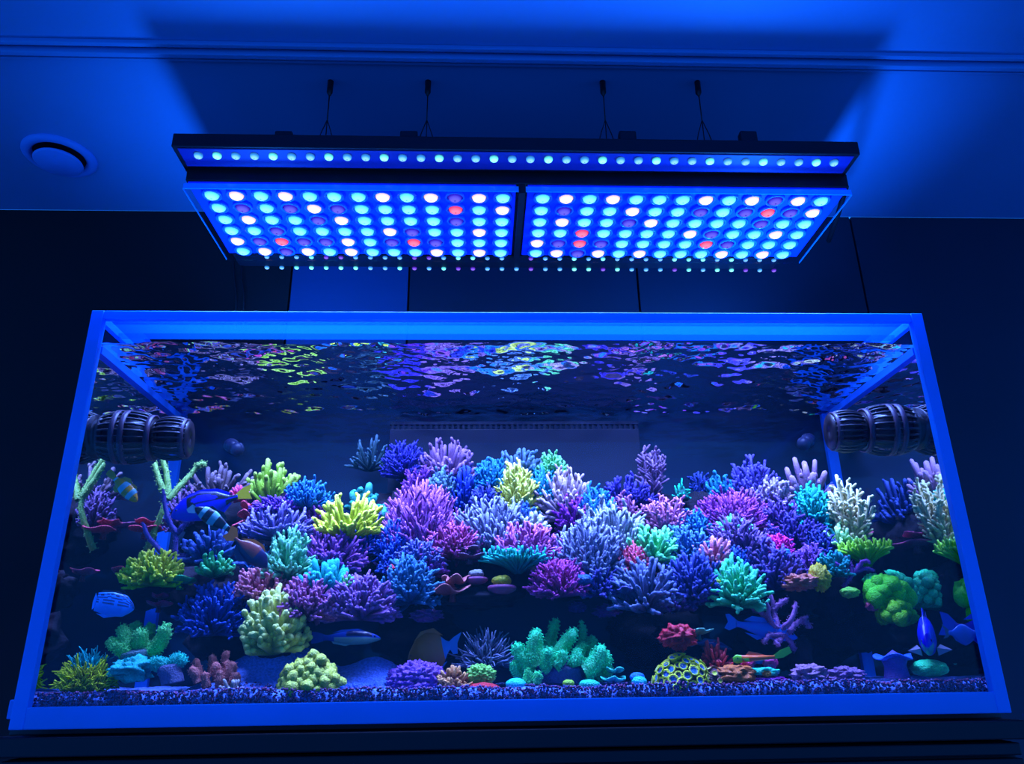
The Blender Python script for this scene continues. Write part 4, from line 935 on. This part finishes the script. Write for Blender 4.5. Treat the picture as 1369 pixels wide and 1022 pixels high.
def zo(label, px, py, w, h, Y, n, prad, cring, cdisc, cbase):
    py -= 4
    s = mpp(px, py, Y); b = P(px, py + h / 2, Y); rng = np.random.default_rng(hash_(label) % 9999)
    V, F, C = zoas(rng, w * s / 2, min(w * s / 2, .034), h * s, n, prad * s, alb(cring, KB), [alb(x, KB) for x in cdisc], alb(cbase, .5))
    o = mesh_obj('zoanthid_colony', V, F, M_SMOOTH, col=C, label=label, cat='coral'); o.location = b
zo('yellow ringed zoanthid colony forming a honeycomb dome', 913, 906, 76, 42, .055, 74, 6.4, (185, 210, 70), [(40, 110, 215), (45, 85, 180), (30, 50, 110)], (40, 45, 60))
zo('dark zoanthid clump with pale yellow discs', 956, 910, 34, 24, .05, 16, 4.4, (90, 70, 60), [(235, 225, 120), (225, 200, 150)], (45, 25, 45))
coral('bush_coral', 'maroon feathery coral behind the orange one', 958, 887, 44, 34, .10, (115, 45, 70), (190, 90, 120), k=KB, kind='tuft', n=110, rad=.0028, lenk=.7)
coral('brain_coral', 'glowing orange lobed coral on the sand', 984, 903, 52, 22, .05, (250, 100, 20), k=KB, kind='blob', amp=.3, freq=2.6, base=.4)
def rainbow():
    px, py, Y = 1021, 912, .055; b = P(px, py, Y); s = mpp(px, py, Y); root = empty('chalice_coral', b, 'rainbow chalice coral with blue, cyan and pink folds', 'coral'); rng = np.random.default_rng(9)
    def bl(n, cx, cz, cy, rx, ry, rz, c, amp=.2):
        V, F, C = blob(rng, rx * s, ry * s, rz * s, amp, 2.6, 30, 18, dim(alb(c, KB), .45), alb(c, KB), .5); o = mesh_obj(n, V, [f for f in F if len(f)], M_SMOOTH, root, col=C); o.location = (cx * s, cy, cz * s)
    bl('base', 0, 0, 0, 20, 14, 9, (55, 30, 85)); bl('rim', 0, 9, -.004, 20, 13, 6, (60, 200, 205), .35); bl('mouth', 0, 8, -.019, 6, 3, 4, (245, 130, 40), .3)
    bl('fold', -15, 20, .012, 9, 8, 7, (225, 85, 150), .3); bl('fold', 15, 20, .012, 10, 8, 8, (210, 90, 170), .3); bl('crest', 0, 25, .016, 12, 8, 4, (60, 90, 220), .4); bl('skirt', 2, 2, -.006, 26, 14, 3, (130, 80, 210), .3)
rainbow()
coral('encrusting_coral', 'rocky violet lump crusted with polyps beside the pillar', 1083, 905, 44, 22, .05, (115, 100, 175), k=KB, kind='blob', amp=.45, freq=3, nu=60, nv=36)
coral('encrusting_coral', 'low violet rubble lump left of the blue leather mushroom', 1131, 907, 44, 20, .06, (95, 80, 165), k=KB, kind='blob', amp=.5, freq=3, nu=60, nv=36)
coral('plate_coral', 'red ribbed coral hanging from a dark rock knob', 907, 855, 46, 30, .06, (230, 70, 80), k=KB, kind='blob', amp=.35, freq=3, worley=.35, wf=4, nu=60, nv=36)
coral('plate_coral', 'pale teal plate at the back of the red ribbed coral', 934, 849, 34, 14, .085, (90, 150, 175), k=KB, kind='plate', layers=1)
def toadstool():
    px, py, Y = 1199, 903, .055; b = P(px, py, Y); s = mpp(px, py, Y); root = empty('toadstool_coral', b, 'blue toadstool leather coral with folded cap', 'coral'); rng = np.random.default_rng(2)
    V, F, t = tubes(np.array([[[0, 0, -4 * s], [0, 0, 4 * s], [0, 0, 12 * s], [0, 0, 20 * s]]]), np.array([[17, 15, 14, 17]]) * s, 20)
    mesh_obj('stalk', V, F, M_SMOOTH, root, col=grad(alb((70, 65, 160), KB), alb((80, 80, 190), KB), t))
    nu, nr = 72, 14; a = np.arange(nu) * 2 * np.pi / nu; rows = []
    for sd in (1, -1):
        for k in range(nr):
            r = (k + .3) / (nr - .7); z = (18 + 5 * r + 3.5 * r ** 2 * np.sin(3 * a + .8) + 2.0 * sd * (1 - .5 * r ** 4)) * s
            rows.append(np.stack([r * 25 * s * np.cos(a) * (1 + .08 * np.sin(5 * a)), r * 19 * s * np.sin(a), z], 1))
    sq = rows[:nr] + rows[nr:][::-1]; V = np.concatenate(sq); K = len(sq)
    q = np.array([(k * nu + i, (k + 1) * nu + i, (k + 1) * nu + (i + 1) % nu, k * nu + (i + 1) % nu) for k in range(K - 1) for i in range(nu)])
    mesh_obj('cap', V, q, M_SMOOTH, root, col=np.tile(np.array(alb((45, 100, 235), KB)), (len(V), 1)))
toadstool()
coral('brain_coral', 'smooth mint-green oval coral beside the blue toadstool', 1243, 893, 46, 22, .05, (60, 215, 150), k=KB, kind='blob', amp=.1, base=.5)
coral('tube_coral', 'small teal wiry coral on the sand by the brown rock', 1300, 888, 30, 34, .09, (50, 110, 135), k=KB, kind='tuft', n=40, rad=.0013, lenk=.9)
KF = 0.5
# ================================================================== fish  (built nose towards +x, z up, length 1)
def fish(label, nose, tail, Y, dYn, prof, thick, colfn, fins, eye=(0.10, 0.02), name='fish', roll=0.0, tailfin=None, scale=1.0, group=None):
    """nose, tail: pixel ends of the body; dYn: how much nearer (-) or farther (+) the nose is"""
    pn, pt = P(nose[0], nose[1], Y + dYn / 2), P(tail[0], tail[1], Y - dYn / 2)
    L = (pn - pt).length * scale; ax = (pn - pt).normalized(); c = (pn + pt) / 2
    side = Vector((0, 0, 1)).cross(ax)
    if side.length < .05: side = Vector((0, 1, 0))
    side.normalize(); up = ax.cross(side)
    M = Matrix((ax, side, up)).transposed().to_4x4() @ Matrix.Rotation(roll, 4, 'X'); M.translation = c
    root = empty(name, (0, 0, 0), label, 'fish', group); root.matrix_world = M
    prof = np.array(prof); S_, N = 48, 64
    s = np.linspace(0, 1, N) ** 0.9
    zt = np.interp(s, prof[:, 0], prof[:, 1]); zb = np.interp(s, prof[:, 0], prof[:, 2])
    for _ in range(2): zt[1:-1] = (zt[:-2] + 2 * zt[1:-1] + zt[2:]) / 4; zb[1:-1] = (zb[:-2] + 2 * zb[1:-1] + zb[2:]) / 4
    wdt = thick * np.interp(s, [0, .08, .3, .6, .9, 1], [.12, .5, 1, .85, .28, .18]); a = np.arange(S_) * 2 * np.pi / S_
    V = np.concatenate([np.stack([np.full(S_, 0.5 - s[i]), wdt[i] * np.sin(a), (zt[i] + zb[i]) / 2 + (zt[i] - zb[i]) / 2 * np.cos(a)], 1) for i in range(N)])
    sv = np.repeat(s, S_); vv = np.tile(np.cos(a), N); col = np.array([colfn(p, q) for p, q in zip(sv, vv)])
    q = np.array([(k * S_ + i, k * S_ + (i + 1) % S_, (k + 1) * S_ + (i + 1) % S_, (k + 1) * S_ + i) for k in range(N - 1) for i in range(S_)])
    nz = np.array([[0, (j + 1) % S_, j] for j in range(1, S_ - 1)]); tl = nz[:, ::-1] + (N - 1) * S_
    mesh_obj('body', V * L, [q, np.concatenate([nz, tl])], M_FISH, root, col=col)
    for fn, poly, fc, off in fins:
        poly = np.array(poly, float); m = len(poly); cen = poly.mean(0)
        th = 0.007
        V = [(0.5 - x, off[0] + th * .5 + off[1] * max(0, (x - cen[0])), z) for x, z in poly] + [(0.5 - x, off[0] - th * .5 + off[1] * max(0, (x - cen[0])), z) for x, z in poly]
        F = [tuple(range(m)), tuple(range(2 * m - 1, m - 1, -1))] + [(i, i + m, (i + 1) % m + m, (i + 1) % m) for i in range(m)]
        mesh_obj(fn, np.array(V) * L, F, M_FISH, root, col=np.tile(np.array(fc), (2 * m, 1)), smooth=False)
    for sd in (-1, 1):
        B, Q = sphere_grid(14, 8); o = mesh_obj('eye', B * 0.016 * L * np.array([1, .5, 1]), Q, M_BLACK, root)
        wd = float(np.interp(eye[0], s, wdt)); o.location = ((0.5 - eye[0]) * L, sd * wd * .93 * L, eye[1] * L)
    return root
DEEP = [(0, -.02, -.06), (.05, .06, -.10), (.2, .19, -.18), (.45, .24, -.23), (.7, .17, -.17), (.88, .05, -.06), (1, .035, -.04)]
LONG = [(0, .0, -.03), (.06, .04, -.06), (.25, .11, -.11), (.5, .12, -.12), (.75, .08, -.08), (.92, .04, -.045), (1, .045, -.05)]
CLOWN = [(0, -.0, -.05), (.06, .06, -.10), (.25, .17, -.17), (.5, .19, -.19), (.75, .13, -.13), (.92, .07, -.07), (1, .07, -.07)]
BLU, BLK, YEL = alb((20, 30, 245), KF), (.003, .003, .008), alb((190, 175, 60), KF)
def tang_col(s, v):
    d = ((s - .52) / .19) ** 2 + ((v - .40) / .26) ** 2
    if .26 < s < .86 and .02 < v < .80 and d > 1: return BLK
    if .26 < s < .40 and -.25 < v < .3 and (s - .26) * 2.2 < .3 - abs(v): return BLK
    if s > .82 and abs(v) > .25: return BLK
    return BLU
fish('royal blue tang with black side mark and yellow tail', (228, 688), (318, 664), .075, .0, DEEP, .075, tang_col,
     [('tail_fin', [(.97, .04), (1.10, .12), (1.22, .13), (1.17, .02), (1.20, -.10), (1.08, -.06), (.97, -.04)], YEL, (0, 0)),
      ('dorsal_fin', [(.18, .17), (.30, .235), (.5, .26), (.72, .21), (.90, .09), (.86, .05), (.5, .22)], BLU, (0, 0)),
      ('anal_fin', [(.45, -.21), (.6, -.24), (.78, -.19), (.90, -.08), (.86, -.05), (.6, -.18)], BLU, (0, 0)),
      ('pectoral_fin', [(.26, -.02), (.36, .03), (.42, -.04), (.38, -.12), (.28, -.08)], alb((90, 130, 200), KF), (.075, .2))], name='blue_tang', roll=.1)
WHT, ORG = alb((120, 175, 250), KF), alb((250, 120, 30), 1.0)
def bwclown(s, v): return WHT if (.18 < s < .30 or .46 < s < .62 or .86 < s < .93) else BLK
def orclown(s, v): return WHT if (.18 < s < .32 or .48 < s < .64 or .88 < s < .94) else ORG
def cfins(c): return [('tail_fin', [(.97, .06), (1.10, .10), (1.22, .09), (1.25, 0), (1.22, -.09), (1.10, -.10), (.97, -.06)], c, (0, 0)), ('dorsal_fin', [(.22, .15), (.32, .24), (.5, .22), (.62, .27), (.78, .20), (.82, .10), (.5, .16)], c, (0, 0)), ('anal_fin', [(.55, -.17), (.65, -.26), (.78, -.20), (.80, -.10)], c, (0, 0)), ('pectoral_fin', [(.30, -.02), (.40, .06), (.46, -.02), (.42, -.12), (.32, -.10)], c, (.085, .3))]
fish('black and white banded clownfish below the blue tang', (262, 678), (306, 708), .03, -.01, CLOWN, .10, bwclown, cfins(BLK), name='clownfish')
fish('orange clownfish with pale bars under the left pump', (184, 670), (152, 638), .055, .0, CLOWN, .10, orclown, cfins(ORG), name='clownfish')
BRN, NAV, OR2 = alb((95, 60, 75), KF), alb((15, 15, 90), KF), alb((215, 120, 35), KF)
def dusky(s, v): return BRN if s > .38 and v > -.5 else NAV
fish('dusky brown fish with orange tail among blue corals', (358, 758), (314, 720), .035, .02, DEEP, .09, dusky,
     [('tail_fin', [(.95, .05), (1.12, .20), (1.26, .16), (1.20, 0), (1.24, -.14), (1.1, -.16), (.95, -.05)], OR2, (0, 0)), ('dorsal_fin', [(.2, .17), (.4, .30), (.65, .27), (.88, .10), (.5, .2)], OR2, (0, 0)), ('anal_fin', [(.4, -.2), (.6, -.33), (.8, -.25), (.9, -.06), (.6, -.18)], NAV, (0, 0)),
      ('pectoral_fin', [(.3, -.02), (.42, .03), (.44, -.08), (.34, -.1)], BRN, (.09, .2))], name='tang_fish')
SB, SD = alb((70, 115, 240), .9), alb((8, 10, 70), KF)
def striped(s, v):
    z = v + .05 * math.sin(s * 16); return SD if any(abs(z - q) < .055 for q in (.80, .52, .24, -.02)) else SB
fish('blue fish with dark wavy stripes above green leather coral', (180, 812), (128, 806), .05, .02, [(0, -.02, -.08), (.06, .10, -.16), (.25, .28, -.30), (.6, .33, -.32), (.85, .30, -.26), (1, .27, -.22)], .10, striped,
     [('tail_fin', [(.97, .10), (1.06, .26), (1.08, 0), (1.05, -.2), (.97, -.1)], SB, (0, 0)), ('dorsal_fin', [(.25, .27), (.5, .38), (.9, .36), (.95, .26), (.6, .3)], SD, (0, 0)), ('anal_fin', [(.4, -.3), (.7, -.38), (.92, -.28), (.6, -.28)], SB, (0, 0)), ('pectoral_fin', [(.28, 0), (.38, .04), (.42, -.06), (.32, -.08)], SB, (.1, .3))], name='striped_fish')
GW, GB, GD = alb((120, 150, 200), KF), alb((50, 80, 200), KF), alb((25, 25, 80), KF)
def wr(s, v): return GD if (v > .25 and .15 < s < .6) else (GB if v > .1 or s > .8 else GW)
fish('slim grey-blue wrasse swimming over the sand mound', (509, 853), (432, 853), .17, .0, LONG, .07, wr,
     [('tail_fin', [(.97, .05), (1.10, .09), (1.2, .10), (1.2, -.10), (1.1, -.09), (.97, -.05)], GB, (0, 0)), ('dorsal_fin', [(.25, .10), (.4, .15), (.7, .13), (.85, .08), (.5, .10)], GB, (0, 0)), ('anal_fin', [(.5, -.11), (.6, -.14), (.82, -.10), (.85, -.06)], GW, (0, 0)), ('pectoral_fin', [(.26, -.02), (.36, 0), (.36, -.06), (.28, -.06)], GW, (.07, .2))], name='wrasse')
OLV, TB = alb((110, 80, 35), KF), alb((40, 120, 235), KF)
def olive(s, v): return TB if s > .84 else OLV
fish('olive brown tang with blue tail over the brain coral', (545, 880), (602, 862), .15, .03, [(0, -.02, -.08), (.06, .10, -.16), (.25, .30, -.34), (.5, .38, -.42), (.75, .30, -.36), (.92, .10, -.14), (1, .06, -.08)], .08, olive,
     [('tail_fin', [(.96, .05), (1.10, .12), (1.30, .17), (1.16, -.02), (1.12, -.22), (1.02, -.2), (.96, -.06)], TB, (0, 0)), ('dorsal_fin', [(.2, .27), (.4, .43), (.7, .42), (.88, .22), (.5, .35)], OLV, (0, 0)), ('anal_fin', [(.4, -.4), (.65, -.48), (.86, -.30), (.6, -.36)], TB, (0, 0)), ('pectoral_fin', [(.28, -.05), (.4, 0), (.42, -.12), (.3, -.12)], OLV, (.08, .2))], name='tang_fish')
BF = alb((35, 105, 240), KF)
def blu(s, v): return BF
bfins = [('tail_fin', [(.97, .04), (1.12, .12), (1.18, .1), (1.13, 0), (1.18, -.1), (1.1, -.12), (.97, -.04)], BF, (0, 0)), ('dorsal_fin', [(.2, .1), (.4, .18), (.75, .16), (.88, .07), (.5, .10)], BF, (0, 0)), ('anal_fin', [(.5, -.1), (.65, -.17), (.85, -.1), (.6, -.1)], BF, (0, 0)), ('pectoral_fin', [(.25, -.02), (.36, .02), (.38, -.06), (.28, -.07)], BF, (.08, .3))]
fish('long bright blue fish behind the purple antler staghorn', (1066, 852), (984, 834), .10, .02, LONG, .08, blu, bfins, name='wrasse')
DF = alb((35, 50, 130), KF)
fish('dark slender fish resting right of the hanging red coral', (978, 868), (930, 860), .11, .0, LONG, .08, lambda s, v: DF if v > 0 else dim(DF, .5), [(n, p, DF, o) for n, p, c, o in bfins], name='wrasse')
GRN, ORN = alb((95, 170, 40), KF), alb((235, 110, 60), KF)
fish('green and orange dragonet perched over the rainbow coral', (980, 882), (1036, 879), .035, .0, [(0, .04, -.06), (.08, .10, -.10), (.25, .08, -.08), (.6, .06, -.06), (1, .04, -.04)], .07, lambda s, v: GRN if s < .2 else ORN,
     [('tail_fin', [(.97, .04), (1.15, .15), (1.38, .22), (1.42, .08), (1.2, -.02), (.97, -.04)], GRN, (0, 0)), ('dorsal_fin', [(.3, .07), (.4, .16), (.6, .12), (.8, .05)], ORN, (0, 0)), ('pectoral_fin', [(.22, 0), (.34, .02), (.36, -.06), (.26, -.06)], GRN, (.06, .4))], name='dragonet')
# tang facing the viewer
BFT, TEAL = alb((30, 70, 235), KF), alb((50, 140, 190), KF)
fish('blue tang facing the front glass with spread pectoral fins', (1239, 862), (1240, 838), .06, -.11, DEEP, .10, lambda s, v: TEAL if s < .16 and v < 0 else BFT,
     [('dorsal_fin', [(.18, .17), (.30, .27), (.5, .33), (.72, .27), (.90, .1), (.5, .2)], BFT, (0, 0)), ('tail_fin', [(.97, .04), (1.1, .14), (1.2, .15), (1.15, 0), (1.2, -.15), (1.1, -.14), (.97, -.04)], BFT, (0, 0)),
      ('pectoral_fin', [(.24, -.10), (.34, -.08), (.40, -.16), (.30, -.2)], alb((110, 120, 190), KF), (.09, 1.9)), ('pectoral_fin', [(.24, -.10), (.34, -.08), (.40, -.16), (.30, -.2)], alb((110, 120, 190), KF), (-.09, -1.9))], name='blue_tang')
fish('large pale blue fish leaving behind the corner glass', (1313, 852), (1268, 846), .055, .0, [(q, a * 1.45, b * 1.45) for q, a, b in DEEP], .09, lambda s, v: alb((40, 95, 220), KF),
     [('tail_fin', [(.95, .05), (1.06, .13), (1.2, .22), (1.1, .05), (1.08, -.08), (1.16, -.2), (1.02, -.14), (.95, -.05)], alb((60, 75, 130), KF), (0, 0)), ('dorsal_fin', [(.2, .18), (.4, .29), (.7, .22), (.88, .07), (.5, .2)], alb((40, 95, 220), KF), (0, 0)), ('anal_fin', [(.4, -.2), (.6, -.29), (.8, -.2), (.9, -.06)], alb((40, 95, 220), KF), (0, 0))], name='tang_fish')
